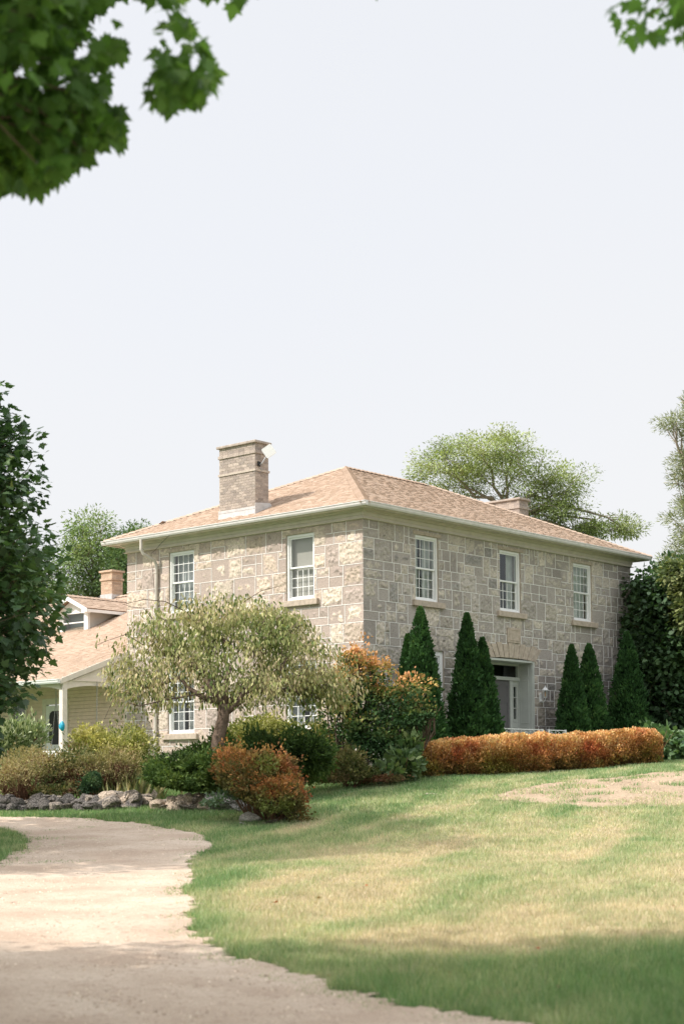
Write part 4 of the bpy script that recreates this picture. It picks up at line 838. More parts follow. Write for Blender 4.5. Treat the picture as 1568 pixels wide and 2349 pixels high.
bg_.add(vs, [(i*nn+j, i*nn+(j+1) % nn, (i+1)*nn+(j+1) % nn, (i+1)*nn+j) for i in range(len(rings)-1) for j in range(nn)]+[tuple(range(nn))[::-1], tuple(range((len(rings)-1)*nn, len(rings)*nn))])
bo = bg_.build('bag', BLUE, None, smooth=True); bo.location = (bp_[0]+.02, bp_[1], bp_[2]); tag(bo, 'crumpled bright blue plastic bag hung on the porch post', 'bag')
cq = on(487*.34177, (1700+1270*.4464)*.765625, 0, -1.6); ch_ = empty('garden_chair', (-1.6, cq[1], -.13), R(200)); tag(ch_, 'white slatted garden chair on the porch behind the post', 'chair')
m_ = MB()
for i in range(5): x = -.24+i*.12; m_.prism([(x-.045, .30, .35), (x+.045, .30, .35), (x*1.25+.045, .62, .95-.02*abs(i-2)), (x*1.25-.045, .62, .95-.02*abs(i-2))], (0, .018, 0))
m_.build('backrest', WHITE, ch_); m_ = MB()
for i in range(5): m_.box((-.28, -.25+i*.11, .36-.01*i), (.28, -.16+i*.11, .38-.01*i))
m_.build('seat', WHITE, ch_)
for sxx in (-1, 1):
    m_ = MB(); m_.box((sxx*.33-.06, -.32, .55), (sxx*.33+.06, .35, .575)); m_.build('armrest', WHITE, ch_)
    for yq in (-.27, .3):
        m_ = MB(); m_.box((sxx*.31-.03, yq-.03, 0), (sxx*.31+.03, yq+.03, .55)); m_.build('leg', WHITE, ch_)

# ================================================================ ROCKS
def rock_mesh(name, seed, m, rough=.12, flat=.7, cuts=9):
    import bmesh
    rnd = np.random.default_rng(seed); bm = bmesh.new(); bmesh.ops.create_icosphere(bm, subdivisions=4, radius=1.0)
    V = np.array([v.co for v in bm.verts]); 
    for k in range(cuts):
        n = rnd.normal(size=3); n /= np.linalg.norm(n); d = rnd.uniform(.50, .82); over = np.maximum(V@n-d, 0); V = V-over[:, None]*n*.93
    V = V*(1+(fbm(V, 1.6, seed, 4)-.5)[:, None]*rough*3)*(1+(fbm(V, 6, seed+5, 3)-.5)[:, None]*rough*1.1); V[:, 2] *= flat
    for v, c in zip(bm.verts, V): v.co = c
    me = bpy.data.meshes.new(name); bm.to_mesh(me); bm.free(); me.materials.append(m)
    return me
RM = {}
for key, m in (('m', ROCKM), ('d', ROCKD), ('p', ROCKP), ('w', ROCKW)): RM[key] = [rock_mesh('rock', 10+i*7+ord(key), m, .10, random.uniform(.6, .85)) for i in range(5)]
TU = [rock_mesh('rock', 300+i, TUFA, .38, .85, 5) for i in range(3)]
rr_ = random.Random(21); nrock = 0
def rock(pos, r, key, label, group=None, sx=1.0, sz=1.0):
    me = rr_.choice(RM[key] if key != 't' else TU); o = bpy.data.objects.new('rock', me); COL.objects.link(o); o.location = pos
    o.rotation_euler = (rr_.uniform(-.35, .35), rr_.uniform(-.35, .35), rr_.uniform(0, 6.28)); o.scale = (r*rr_.uniform(.9, 1.3)*sx, r*rr_.uniform(.8, 1.05)*sx, r*rr_.uniform(.85, 1.1)*sz); tag(o, label, 'rock', group); return o
# low edging of piled stones along the drive: (px, y of the base, y of the top) on the photograph
prof = [(-60, 1866, 1826), (0, 1866, 1828), (60, 1862, 1828), (120, 1862, 1820), (170, 1858, 1828), (230, 1862, 1824), (275, 1858, 1815), (310, 1858, 1822), (345, 1845, 1825)]
prof2 = [(372, 1862, 1838), (400, 1862, 1826), (430, 1862, 1824), (470, 1858, 1828), (492, 1866, 1836)]
def pile(prof, n, kind):
    px = rr_.uniform(prof[0][0], prof[-1][0]); xs = [p[0] for p in prof]; yb = np.interp(px, xs, [p[1] for p in prof]); yt = np.interp(px, xs, [p[2] for p in prof])
for prf, step in ((prof, 13.0), (prof2, 14.0)):
    xs = [p[0] for p in prf]; x = xs[0]
    while x < xs[-1]:
        yb = np.interp(x, xs, [p[1] for p in prf]); yt = np.interp(x, xs, [p[2] for p in prf]); g = ground(x, yb); D = math.hypot(g[0]-CAM[0], g[1]-CAM[1]); H = (yb-yt)/F*D*.85
        levels = 3 if H > .26 else 2
        for k in range(levels):
            if rr_.random() < .08: continue
            r = rr_.uniform(.10, .19)*(1.15 if k == 0 else 1) if rr_.random() < .75 else rr_.uniform(.18, .25)
            xx = x+rr_.uniform(-7, 7); back = .10*k; p = gat(xx, D+back+rr_.uniform(-.05, .05)); z = p[2]+r*.35+k*(H-.12)/max(levels-1, 1)*.95; z = min(z, p[2]+H-r*.35)
            if prf is prof: key = rr_.choices('mdp', [2, 8, .5] if x < 235 else [5, 3, 2])[0]  # stones picked darker at the left to carry the maple's shade
            else: key = rr_.choices('mdp', [3, 0, 6])[0]
            spot = next(s for lim, s in ((55, 'at the far left end'), (120, 'below the left spirea'), (180, 'below the perennials'), (235, 'below the small conifer'), (290, 'below the fanned spirea'), (350, 'below the iris clumps'), (400, 'left below the juniper'), (440, 'right below the juniper'), (600, 'near the pitted rocks')) if x < lim)
            lab = {'m': 'grey brown', 'd': 'dark', 'p': 'pale tan'}[key]+' fieldstone in the '+('bottom' if k == 0 else 'top' if k == levels-1 else 'middle')+' row of the edging '+spot
            rock((p[0], p[1], z), r, key, lab, 'fieldstones of the low garden edging')
        x += step*rr_.uniform(.75, 1.2)
for (px, py, r, key, lab, sz) in ((333, 1838, .27, 'p', 'large tan boulder at the right end of the left edging', 1), (392, 1850, .22, 'm', 'brown boulder lying at the foot of the green juniper', .8), (468, 1845, .20, 'p', 'flat pale stone beside the pitted grey rock', .6),
                          (505, 1862, .30, 't', 'pitted grey rock left of the white rock', 1.0), (540, 1858, .27, 't', 'pitted grey rock directly behind the white rock', 1.0), (560, 1866, .20, 't', 'smallest pitted grey rock in front of the orange bush', .8),
                          (574, 1888, .20, 'w', 'white rounded rock on the grass before the orange bush', .95), (658, 1884, .25, 'm', 'broad grey brown rock under the orange bush', .7), (612, 1893, .24, 'm', 'flat grey slab lying between two rocks on grass', .22), (556, 1893, .07, 'w', 'tiny white stone beside the white rounded rock', .8)):
    g = ground(px, py); rock((g[0], g[1], g[2]+r*.35*sz), r, key, lab, sz=sz)

# ================================================================ TREES
G1, G2, G3 = (.022, .062, .022), (.035, .09, .03), (.06, .12, .035)
fwd = np.array([_d[0], _d[1], 0]); fwd /= np.linalg.norm(fwd)
def V3(lat, D, z): p = CAM+fwd*D+_r0*lat; return np.array([p[0], p[1], z])
def inside(P, m=0):
    x, y, z = proj(P); return (z > 0) & (x > -m) & (x < 1568+m) & (y > -m) & (y < 2349+m)
# dark maple at the left edge
mp_ = [(-10, 870), (60, 905), (75, 960), (105, 1010), (100, 1060), (138, 1130), (130, 1190), (148, 1270), (135, 1340), (155, 1400), (125, 1450), (135, 1530), (70, 1570), (85, 1600), (20, 1632), (-10, 1650)]
def keep_left(P):
    x, y, z = proj(P); xe = np.interp(y, [p[1] for p in mp_], [p[0] for p in mp_])+13-np.clip((fbm(np.atleast_2d(P), 2.2, 51, 3)-.42)*150, 0, 42); return (x < xe) | (y < 868) & (x < -20) | (y > 1650) & (x < -60)
base = gat(-330, 24.5)
bl = [(*V3(-9.2, 24.5, 3.6), 3.4, 3.2, 3.0), (*V3(-9.0, 24.5, 6.2), 2.9, 2.8, 2.0), (*V3(-6.3, 24.2, 1.6), 1.9, 1.8, 1.3), (*V3(-6.2, 24.4, 3.6), 1.9, 2.0, 1.7), (*V3(-6.8, 24.3, 5.2), 1.7, 1.7, 1.5), (*V3(-7.0, 23.6, .7), 1.8, 1.8, .9), (*V3(-5.6, 24.0, 2.6), 1.4, 1.4, 1.5), (*V3(-6.2, 24.0, 4.6), 1.3, 1.3, 1.3), (*V3(-5.7, 23.6, 1.0), 1.2, 1.3, .9), (*V3(-5.0, 23.6, 2.2), 1.1, 1.2, 1.3), (*V3(-5.2, 23.6, .6), .9, 1.0, .9), (*V3(-5.5, 24, 4.2), .9, 1, 1.2), (*V3(-9.5, 20.5, 4.2), 3.0, 2.6, 2.6), (*V3(-8.0, 21.5, 6.4), 2.4, 2.2, 1.5)]
tree('maple_tree', 'dark green maple tree at the left edge in front of the wing', 'tree', base, base+np.array([0, 0, 2.2]), bl, 2300, 22, .50, T_MAPLE, .125,
     [(.030, .08, .03), (.05, .12, .04), (.085, .17, .055), (.15, .19, .06), (.26, .18, .08)], [3, 3.5, 2.6, 1.1, .45], trunk_r=.22, keep=keep_left, droop=.35, horiz=.8, bias=.38, twig_r=.01)

# big maple overhead: crown above and left of the view, a few branches hang into it
mask_a = [(-80, -80), (418, -80), (402, 20), (415, 60), (432, 75), (470, 140), (490, 175), (492, 210), (440, 255), (425, 240), (375, 275), (350, 250), (330, 195), (300, 215), (270, 215), (275, 250), (282, 300), (268, 350), (240, 345), (215, 370), (160, 400), (130, 430), (75, 455), (40, 448), (-80, 440)]
mask_b = [(420, -80), (600, -80), (590, 8), (560, 40), (545, 50), (530, 20), (480, 8), (430, 2)]
mask_c = [(1412, -80), (1648, -80), (1648, 90), (1568, 105), (1525, 150), (1490, 130), (1450, 105), (1440, 135), (1400, 140), (1395, 75), (1410, 30), (1455, 20), (1500, 15)]
mask_d = [(-60, 530), (2, 535), (6, 560), (-5, 575), (-60, 560)]; mask_e = [(735, -60), (905, -60), (900, 4), (740, 2)]
holes = [(230, 75, 22), (295, 25, 18), (300, 85, 24), (325, 130, 30), (345, 60, 26), (265, 40, 12), (270, 175, 20), (255, 235, 16), (175, 125, 14), (90, 150, 10), (100, 215, 14), (140, 195, 10), (50, 175, 9), (400, 110, 18), (440, 150, 14), (300, 190, 22), (205, 190, 10), (330, 175, 16)]
def keep_over(P):
    x, y, z = proj(P); q = np.c_[x, y]; ins = (z > 0) & (x > -75) & (x < 1643) & (y > -75) & (y < 2400); ok = ~ins
    q[:, 1] += 24
    for m_ in (mask_a, mask_b, mask_c, mask_e): ok |= ins & inpoly(q, m_)
    hole = np.zeros(len(x), bool)
    for hx, hy, hr_ in holes: hole |= (x-hx)**2+(y+18-hy)**2 < (hr_+13)**2
    lace = fbm(np.atleast_2d(P), 3.2, 83, 2) > .37
    return ok & ~(hole & ins) & (lace | ~ins)
MC = [(.05, .14, .022), (.075, .19, .032), (.11, .25, .045), (.17, .32, .07)]
base = V3(-6.4, 5.5, 0); base[2] = gz(base[0], base[1])
bl = view_blobs([(60, 160, 8.0, 380, 330, 1.3), (150, 60, 9.5, 330, 330, 1.0), (0, 330, 8.6, 260, 150, .9), (400, 170, 7.8, 110, 110, .5), (120, 300, 8.2, 190, 170, .8), (430, 190, 7.8, 70, 70, .4), (330, 60, 8, 110, 100, .5)])
bl = [(b[0], b[1], b[2], b[3], b[4], b[5]) for b in bl]
bl += [(*V3(-6.5, 5.5, 5.2), 3.6, 4.2, 2.3), (*V3(-4.5, 8.6, 6.6), 3.2, 2.6, 1.6), (*V3(-3.2, 5.5, 6.4), 3.4, 3.6, 1.7), (*V3(-8.5, 9.0, 4.8), 2.6, 2.4, 2.2), (*V3(-5, 3, 6), 3, 3.5, 1.8)]
tree('maple_tree', 'large maple whose lobed leaves hang in the top left corner', 'tree', base, base+np.array([0, 0, 2.6]), bl, 3300, 24, .52, T_MAPLE, .088, MC, [2, 4, 3, 1.2], trunk_r=.30, limbs_out=True, wexp=.45, keep=keep_over, droop=.9, horiz=.35, bias=.62, twig_r=.009, cscale=.9, fold=.28, lm=LEAFT)
base = V3(-9.5, 7.0, 0); base[2] = gz(base[0], base[1])  # unseen maple added to thicken the shade over the foreground
tree('maple_tree', 'unseen maple added left of the drive to deepen the foreground shade', 'tree', base, base+np.array([0, 0, 2.8]), [(*V3(-6.6, 7.2, 5.0), 4.4, 4.4, 2.0), (*V3(-9.5, 8.0, 3.4), 3.4, 3.4, 2.4), (*V3(-4.6, 8.6, 6.8), 3.4, 3.0, 1.3), (*V3(-7, 4.5, 5), 3.5, 3.5, 2)], 620, 26, 1.3, T_MAPLE, .21, MC, [2, 4, 3, 1.2], trunk_r=.3, keep=lambda P: ~inside(P, 90), bias=.6, lm=LEAFT)
base = V3(6.0, 3.5, 0); base[2] = gz(base[0], base[1])
bl = view_blobs([(1520, 20, 7.6, 120, 150, .6), (1620, -80, 8.0, 120, 120, .6), (520, -40, 8.4, 110, 90, .4), (830, -60, 8.6, 110, 64, .3)])+[(*V3(4.5, 4.5, 6.0), 3.2, 3.4, 1.7), (*V3(1.2, 7.0, 6.6), 3.0, 2.4, 1.3), (*V3(5.2, 9.0, 6.9), 2.5, 2.2, 1.4), (*V3(-.5, 9.5, 7.1), 2.8, 1.8, 1.1)]
tree('maple_tree', 'maple with a few blurred leaves in the top right corner', 'tree', base, base+np.array([0, 0, 2.6]), bl, 620, 14, .42, T_MAPLE, .085, MC, [2, 4, 3, 1.2], trunk_r=.26, limbs_out=True, wexp=.4, keep=keep_over, droop=.9, horiz=.35, bias=.62, twig_r=.009, cscale=.9, fold=.28, lm=LEAFT)

# weeping apple tree before the side wall
base = gat(497, 29.9)
tp = [base+np.array([0, 0, -.2]), at(497, 1738, 29.9), at(501, 1690, 29.9), at(512, 1650, 30), at(513, 1615, 30)]
bl = view_blobs([(520, 1455, 31, 170, 95, 1.7), (380, 1480, 31, 130, 90, 1.4), (330, 1560, 30.8, 100, 75, 1.1), (640, 1480, 31, 130, 85, 1.4), (720, 1530, 31, 105, 85, 1.1), (460, 1560, 30.2, 150, 65, 1.0), (600, 1570, 30.4, 150, 60, 1.0), (740, 1590, 31, 75, 60, .8), (520, 1420, 31, 120, 50, 1.1), (650, 1415, 31.2, 70, 45, .8)])
APC = [(.12, .19, .06), (.22, .27, .09), (.34, .35, .16), (.46, .40, .25), (.08, .13, .04)]
def keep_apple(P):
    x, y, z = proj(P); yb = np.interp(x, [240, 300, 420, 470, 520, 600, 700, 800, 835], [1585, 1605, 1625, 1600, 1600, 1625, 1640, 1625, 1570]); yt = np.interp(x, [235, 290, 380, 460, 560, 650, 730, 790, 830], [1545, 1430, 1372, 1350, 1352, 1385, 1440, 1500, 1560])+(fbm(np.atleast_2d(P), 1.8, 71, 2)-.5)*60; return (y < yb+25) & (y > yt-6) & (x > 228) & (x < 845) & (fbm(np.atleast_2d(P), 1.5, 33, 3) > .40)
apple = tree('apple_tree', 'small weeping apple tree with pale leaves and twisted trunk', 'tree', base, tp[-1], bl, 1000, 24, .42, T_LANCE, .092, APC, [3, 4, 4, 2.5, 2.4], barkm=BARK, trunk_r=.145, trunk_pts=tp, bias=.5, twig_r=.006, hang=True, cscale=1.2, keep=keep_apple, limb_r=.07, lm=LEAFM)
mb = MB()
for pts, r in (([(511, 1640), (528, 1628), (548, 1612), (560, 1585), (590, 1560)], .07), ([(510, 1625), (498, 1600), (485, 1580), (470, 1555)], .06), ([(513, 1622), (520, 1590), (518, 1560), (530, 1530)], .06), ([(470, 1590), (380, 1605), (320, 1620), (295, 1612)], .016), ([(322, 1620), (316, 1598), (300, 1590), (262, 1600), (240, 1650)], .007), ([(300, 1590), (275, 1585), (245, 1608)], .005), ([(420, 1400), (380, 1380), (330, 1375), (290, 1385)], .010), ([(330, 1480), (290, 1455), (245, 1470), (222, 1480)], .008), ([(560, 1380), (600, 1355), (640, 1345)], .008), ([(350, 1420), (330, 1395), (300, 1392), (280, 1385)], .008)):
    q = [at(a, c, 30.0)-base for a, c in pts]; mb = MB(); mb.tube(q, list(np.linspace(r, r*.55, len(q))), 7); mb.build('limb', BARK, apple, smooth=True)
cc = np.array([at(a+RNG.normal()*14, c+RNG.normal()*14, 30.6) for a, c in ((300, 1650), (330, 1640), (285, 1620), (315, 1670), (270, 1650), (235, 1465), (300, 1450), (345, 1635)) for _ in range(16)]); n = len(cc)
leaves('foliage', cc-base, RNG.normal(size=(n, 3))*.3+np.array([0, 0, -1.]), RNG.normal(size=(n, 3)), .085*(.7+.5*RNG.random(n)), T_LANCE, palette(n, APC, [1]*5), LEAFM, apple)

# locust trees behind the house
LC = [(.14, .20, .07), (.20, .28, .10), (.28, .36, .14), (.36, .42, .18)]
base = np.array(gat(1180, 60))
bl = view_blobs([(1105, 1035, 60, 105, 62, 2.5), (1010, 1070, 60, 80, 50, 2), (1170, 1045, 60, 75, 60, 2), (1225, 1115, 60, 85, 70, 2), (1300, 1120, 60, 60, 60, 1.6), (1270, 1180, 60, 80, 45, 1.6), (1390, 1213, 60, 80, 34, 1.5), (1060, 1110, 60, 90, 40, 1.5), (1440, 1215, 60, 30, 14, .6), (1340, 1230, 60, 60, 30, 1.2)])
tree('locust_tree', 'wide airy locust tree rising behind the main roof', 'tree', base, at(1155, 1180, 60), bl, 330, 125, .72, T_LANCE, .105, LC, [2, 4, 4, 2], barkm=PALEBARK, trunk_r=.26, droop=.1, horiz=.9, limb_r=.08, bias=.5, twig_r=.018, flat=.42, lm=LEAFM, cscale=.5, wexp=.5)
LC2 = [(.08, .16, .06), (.12, .21, .07), (.18, .28, .09), (.25, .33, .12)]
base = np.array(gat(205, 62))
bl = view_blobs([(205, 1220, 62, 55, 45, 1.6), (170, 1290, 62, 60, 45, 1.8), (230, 1275, 62, 65, 55, 1.8), (140, 1350, 62, 75, 55, 1.8), (230, 1350, 62, 80, 50, 1.8), (190, 1200, 62, 25, 30, 1)])
tree('locust_tree', 'green locust tree behind the small tan chimney of the wing', 'tree', base, at(215, 1400, 62), bl, 130, 135, .85, T_LANCE, .12, LC2, [3, 4, 2.5, 1.2], trunk_r=.2, limb_r=.06, droop=.1, bias=.5, twig_r=.018, flat=.5, lm=LEAFM)
base = np.array(gat(320, 66))
bl = view_blobs([(280, 1290, 66, 45, 45, 1.8), (310, 1250, 66, 60, 40, 1.5), (290, 1350, 66, 60, 60, 1.6), (315, 1222, 66, 34, 16, .8)])
tree('locust_tree', 'dark leafy tree between the tan wing chimney and stone wall', 'tree', base, at(300, 1420, 66), bl, 240, 70, .65, T_LANCE, .13, LC2, [4, 4, 1.5, .6], trunk_r=.2, droop=.1, bias=.5, twig_r=.018, flat=.6, lm=LEAFM)
base = np.array(gat(90, 68)); bl = view_blobs([(110, 1400, 68, 90, 60, 2), (10, 1380, 68, 90, 90, 2), (150, 1440, 68, 60, 40, 2)])
tree('locust_tree', 'yellowish green tree low behind the dormer of the wing', 'tree', base, at(90, 1480, 68), bl, 200, 46, .9, T_LANCE, .18, [(.17, .21, .06), (.24, .26, .08), (.30, .25, .09)], [3, 3, 1.5], trunk_r=.2, droop=.1, bias=.5, twig_r=.018, lm=LEAFM)
# pale pine at the right edge
base = np.array(gat(1640, 55)); n_ = []
bl = view_blobs([(1550, 965, 55, 34, 16, .5), (1560, 905, 55, 16, 26, .5), (1590, 960, 55, 40, 60, .8), (1562, 1000, 55, 26, 18, .6), (1575, 1050, 55, 30, 45, .8), (1562, 1105, 55, 26, 26, .6), (1580, 1160, 55, 48, 26, .8), (1560, 1200, 55, 34, 30, .8), (1566, 1245, 55, 32, 36, .8), (1550, 1290, 55, 40, 30, .9), (1640, 1000, 55, 60, 160, 1.6), (1640, 1200, 55, 80, 150, 1.8)])
tree('pine_tree', 'tall sparse pale pine cut by the right edge', 'tree', base, at(1625, 1330, 55), bl, 230, 150, .50, T_TRI*np.array([.5, 1]), .13, [(.20, .26, .13), (.29, .34, .20), (.14, .20, .10), (.33, .32, .20)], [3, 3, 2, 1], barkm=PALEBARK, trunk_r=.2, droop=-.1, horiz=0, bias=.5, twig_r=.02, flat=.7, lm=LEAFM)
# leafy mass right of the house
base = np.array(gat(1530, 52))
bl = view_blobs([(1500, 1400, 52, 52, 80, 2), (1545, 1370, 53, 60, 75, 2), (1500, 1520, 51.5, 55, 90, 2), (1570, 1500, 52, 70, 110, 2.4), (1520, 1620, 51.5, 60, 80, 2), (1600, 1620, 52, 70, 100, 2), (1470, 1350, 52, 24, 26, 1), (1620, 1400, 54, 70, 100, 2), (1460, 1450, 51.5, 16, 50, .8)])
tree('leafy_tree', 'dense dark leafy tree against the far right house corner', 'tree', base, at(1530, 1500, 52), bl, 950, 40, .75, T_OVAL, .17, [(.03, .075, .03), (.045, .105, .04), (.07, .145, .05), (.13, .20, .06)], [3, 4, 2, .8], trunk_r=.22, droop=.5, bias=.3, twig_r=.018)
base = np.array(gat(1575, 50)); bl = view_blobs([(1588, 1345, 50, 22, 40, .8), (1582, 1400, 50, 14, 36, .8), (1552, 1315, 50, 22, 14, .6)])
tree('leafy_tree', 'yellow green leafy tree at right edge under the pale pine', 'tree', base, at(1590, 1500, 50), bl, 170, 40, .6, T_OVAL, .14, [(.12, .17, .06), (.19, .23, .09), (.08, .12, .045)], [3, 2, 3], trunk_r=.12, droop=.3, bias=.4, twig_r=.014, lm=LEAFM)

# arborvitae against the front wall
def arborvitae(px, ptop, half, y, label, D0=None):
    p = on(px, 1700, 1, y); base = np.array([p[0], y, gz(p[0], y)-.05]); top = on(px, ptop, 1, y)[2]; H = top-base[2]; s = math.hypot(base[0]-CAM[0], y-CAM[1])/F; Rm = half*s*1.12
    o = empty('arborvitae', tuple(base)); tag(o, label, 'arborvitae', 'arborvitae standing along the front wall'); n = int(15500*H/4)
    t = RNG.random(n)**1.15; prf = lambda t: Rm*np.minimum(1, (1-t)**.72*1.18)*np.where(t < .10, .82+1.8*t, 1)
    a = RNG.random(n)*6.283; q = np.c_[np.cos(a)*1.0, np.sin(a)*1.0, t*H*1.3]; lump = (fbm(q, 2.6, int(px) % 40, 3)-.5)*.5+(fbm(q*np.array([1, 1, 1.8]), 6, 9, 2)-.5)*.5
    dep = RNG.random(n)**2.2*.22; r = prf(t)*(1+lump)-dep*prf(t); r = np.maximum(r, .012)
    r = r*(1+(RNG.random(n) < .04)*RNG.random(n)*.22); P = np.c_[np.cos(a)*r, np.sin(a)*r, t*H]; out = np.c_[np.cos(a), np.sin(a), np.zeros(n)]
    kk = (fbm(P, 6.5, int(px) % 17, 2) > .36) | (RNG.random(n) < .2); P, out, t = P[kk], out[kk], t[kk]; n = len(P)
    A_ = out*.7+np.array([0, 0, 1.0])+RNG.normal(size=(n, 3))*.38; N_ = out+RNG.normal(size=(n, 3))*.7
    c = palette(n, [(.024, .075, .024), (.036, .11, .032), (.058, .155, .044), (.10, .21, .06)], [3, 4, 2.6, 1.0], .3, P, 3.0, int(px) % 30)
    leaves('crown', P, A_, N_, (.075+.075*RNG.random(n))*(1-.4*t), T_SPRAY, c, LEAFM, o, fold=.1)
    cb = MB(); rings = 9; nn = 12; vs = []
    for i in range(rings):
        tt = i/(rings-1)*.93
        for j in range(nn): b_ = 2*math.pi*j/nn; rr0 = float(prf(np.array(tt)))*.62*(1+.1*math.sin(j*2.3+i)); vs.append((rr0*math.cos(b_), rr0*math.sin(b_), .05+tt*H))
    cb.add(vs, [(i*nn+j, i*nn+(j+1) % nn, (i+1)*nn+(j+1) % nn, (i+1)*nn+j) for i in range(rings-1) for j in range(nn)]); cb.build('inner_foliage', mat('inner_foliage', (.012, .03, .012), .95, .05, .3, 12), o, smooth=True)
    tb = MB(); tb.tube([(0, 0, -.1), (0, 0, .4), (0, 0, H*.8)], [.06, .05, .01], 7); tb.build('trunk', BARK, o)
arborvitae(966, 1396, 50, -1.15, 'tall pointed arborvitae nearest the stone corner'); arborvitae(937, 1458, 33, -.75, 'slim arborvitae half hidden behind the one at the corner')
arborvitae(1073, 1410, 43, -1.15, 'tallest arborvitae just left of the front door'); arborvitae(1108, 1466, 40, -1.3, 'shorter arborvitae touching the left side of the door')
arborvitae(1313, 1482, 35, -1.1, 'left arborvitae of the pair right of the lantern'); arborvitae(1353, 1480, 42, -1.15, 'right arborvitae of the pair right of the lantern'); arborvitae(1441, 1452, 46, -1.1, 'broad blunt arborvitae at the right end of the wall')

# ================================================================ HEDGE AND SHRUBS
def hedge():
    base = ground(1235, 1775); base = gat(1235, 36.2); o = empty('hedge', tuple(base)); tag(o, 'long clipped hedge with orange and red leaves before the entry', 'hedge')
    n = 120000; L = RNG.random(n); px = 948+L*(1518-948); D = 33.6+L*4.6
    top = np.interp(px, [948, 975, 1010, 1100, 1160, 1240, 1300, 1400, 1450, 1500, 1520], [1735, 1706, 1703, 1693, 1688, 1689, 1691, 1682, 1680, 1684, 1700]); botm = np.interp(px, [948, 1010, 1100, 1230, 1330, 1420, 1500, 1520], [1790, 1800, 1800, 1796, 1792, 1788, 1778, 1762])
    cu = RNG.random(n)*2-1; cv = RNG.random(n)*2-1; mxc = np.maximum(np.abs(cu), np.abs(cv)); rr0 = RNG.random(n)**.38/(mxc+1e-6); cu *= rr0; cv *= rr0
    crn = 1-.13*np.clip((np.abs(cu)+np.abs(cv)-1.35)/.65, 0, 1); cu *= crn; cv = np.where(cv > 0, cv*crn, cv); hd = .85*np.minimum(1, np.minimum(L, 1-L)*22+.45)
    hh = (botm-top)/2; py = (top+botm)/2-cv*hh; D2 = D+cu*hd
    lx = np.stack([L*19, cu*1.5, cv*1.5], 1); lump = (fbm(lx, 1.1, 4, 3)-.5)*1.3+.10*np.cos(6.283*(L*9.3+.25*fbm(lx*.2, 1, 3, 2))); D2 = D2+lump*.55*np.sign(cu); py = py-lump*11*np.clip(cv+.3, 0, 1)
    P = np.empty((n, 3)); vx = _d+_r*((px-784)/F)[:, None]-_u*((py-CY)/F)[:, None]; vx /= np.hypot(vx[:, 0], vx[:, 1])[:, None]
    ph = np.hypot(vx[:, 0], vx[:, 1]); P = CAM+vx*D2[:, None]; g = gz(P[:, 0], P[:, 1]); P[:, 2] = CAM[2]+(1787-py)/F*D-0; P[:, 2] = np.maximum(P[:, 2], g+.03)
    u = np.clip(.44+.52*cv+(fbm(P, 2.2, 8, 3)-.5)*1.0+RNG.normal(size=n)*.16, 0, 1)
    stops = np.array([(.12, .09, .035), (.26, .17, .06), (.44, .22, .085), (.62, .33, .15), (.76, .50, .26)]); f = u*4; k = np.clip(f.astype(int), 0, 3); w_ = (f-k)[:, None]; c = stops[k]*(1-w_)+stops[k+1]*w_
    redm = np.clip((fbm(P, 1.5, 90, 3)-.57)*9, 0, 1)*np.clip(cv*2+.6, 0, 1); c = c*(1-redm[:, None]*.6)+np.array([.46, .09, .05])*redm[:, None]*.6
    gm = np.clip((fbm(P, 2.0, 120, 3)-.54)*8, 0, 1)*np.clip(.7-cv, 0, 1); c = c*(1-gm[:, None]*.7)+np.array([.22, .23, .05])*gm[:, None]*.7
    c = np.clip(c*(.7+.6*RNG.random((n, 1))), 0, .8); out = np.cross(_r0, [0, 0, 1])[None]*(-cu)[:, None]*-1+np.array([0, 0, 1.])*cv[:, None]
    out = fwd*cu[:, None]+np.array([0, 0, 1.])*cv[:, None]
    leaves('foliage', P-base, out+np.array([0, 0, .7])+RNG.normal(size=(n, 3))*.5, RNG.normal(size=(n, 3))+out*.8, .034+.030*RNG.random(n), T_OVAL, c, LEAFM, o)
    sb = MB()
    for k in range(260):
        L0 = RNG.random(); q = gat(948+L0*570, 33.6+L0*4.6-.25+RNG.normal()*.2)
        sb.tube(curve(q-np.array([0, 0, .05]), q+np.array([RNG.normal()*.18, RNG.normal()*.18, .45+.35*RNG.random()]), 0, 3, .05)-base, [.009, .007, .004], 4, cap=False)
    sb.build('stem', TWIG, o)
hedge()
def sh(name, label, cat, px, D, vb, n, T, ls, cols, w_, **k):
    return shrub(name, label, cat, gat(px, D), view_blobs(vb), n, T, ls, cols, w_, **k)
OR = [(.10, .12, .035), (.20, .17, .05), (.34, .17, .06), (.42, .13, .06), (.52, .26, .09), (.16, .20, .06)]
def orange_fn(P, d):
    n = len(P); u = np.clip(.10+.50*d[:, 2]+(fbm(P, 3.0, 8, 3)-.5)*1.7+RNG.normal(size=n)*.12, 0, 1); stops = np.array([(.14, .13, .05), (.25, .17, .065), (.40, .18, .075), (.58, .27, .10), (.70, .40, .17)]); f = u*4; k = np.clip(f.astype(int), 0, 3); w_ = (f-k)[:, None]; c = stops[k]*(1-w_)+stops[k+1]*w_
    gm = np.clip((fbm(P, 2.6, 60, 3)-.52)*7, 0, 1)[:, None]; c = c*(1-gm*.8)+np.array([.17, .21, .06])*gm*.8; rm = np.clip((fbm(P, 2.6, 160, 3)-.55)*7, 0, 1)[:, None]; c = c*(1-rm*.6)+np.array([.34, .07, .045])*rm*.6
    return np.clip(c*(.7+.6*RNG.random((n, 1))), 0, .8)
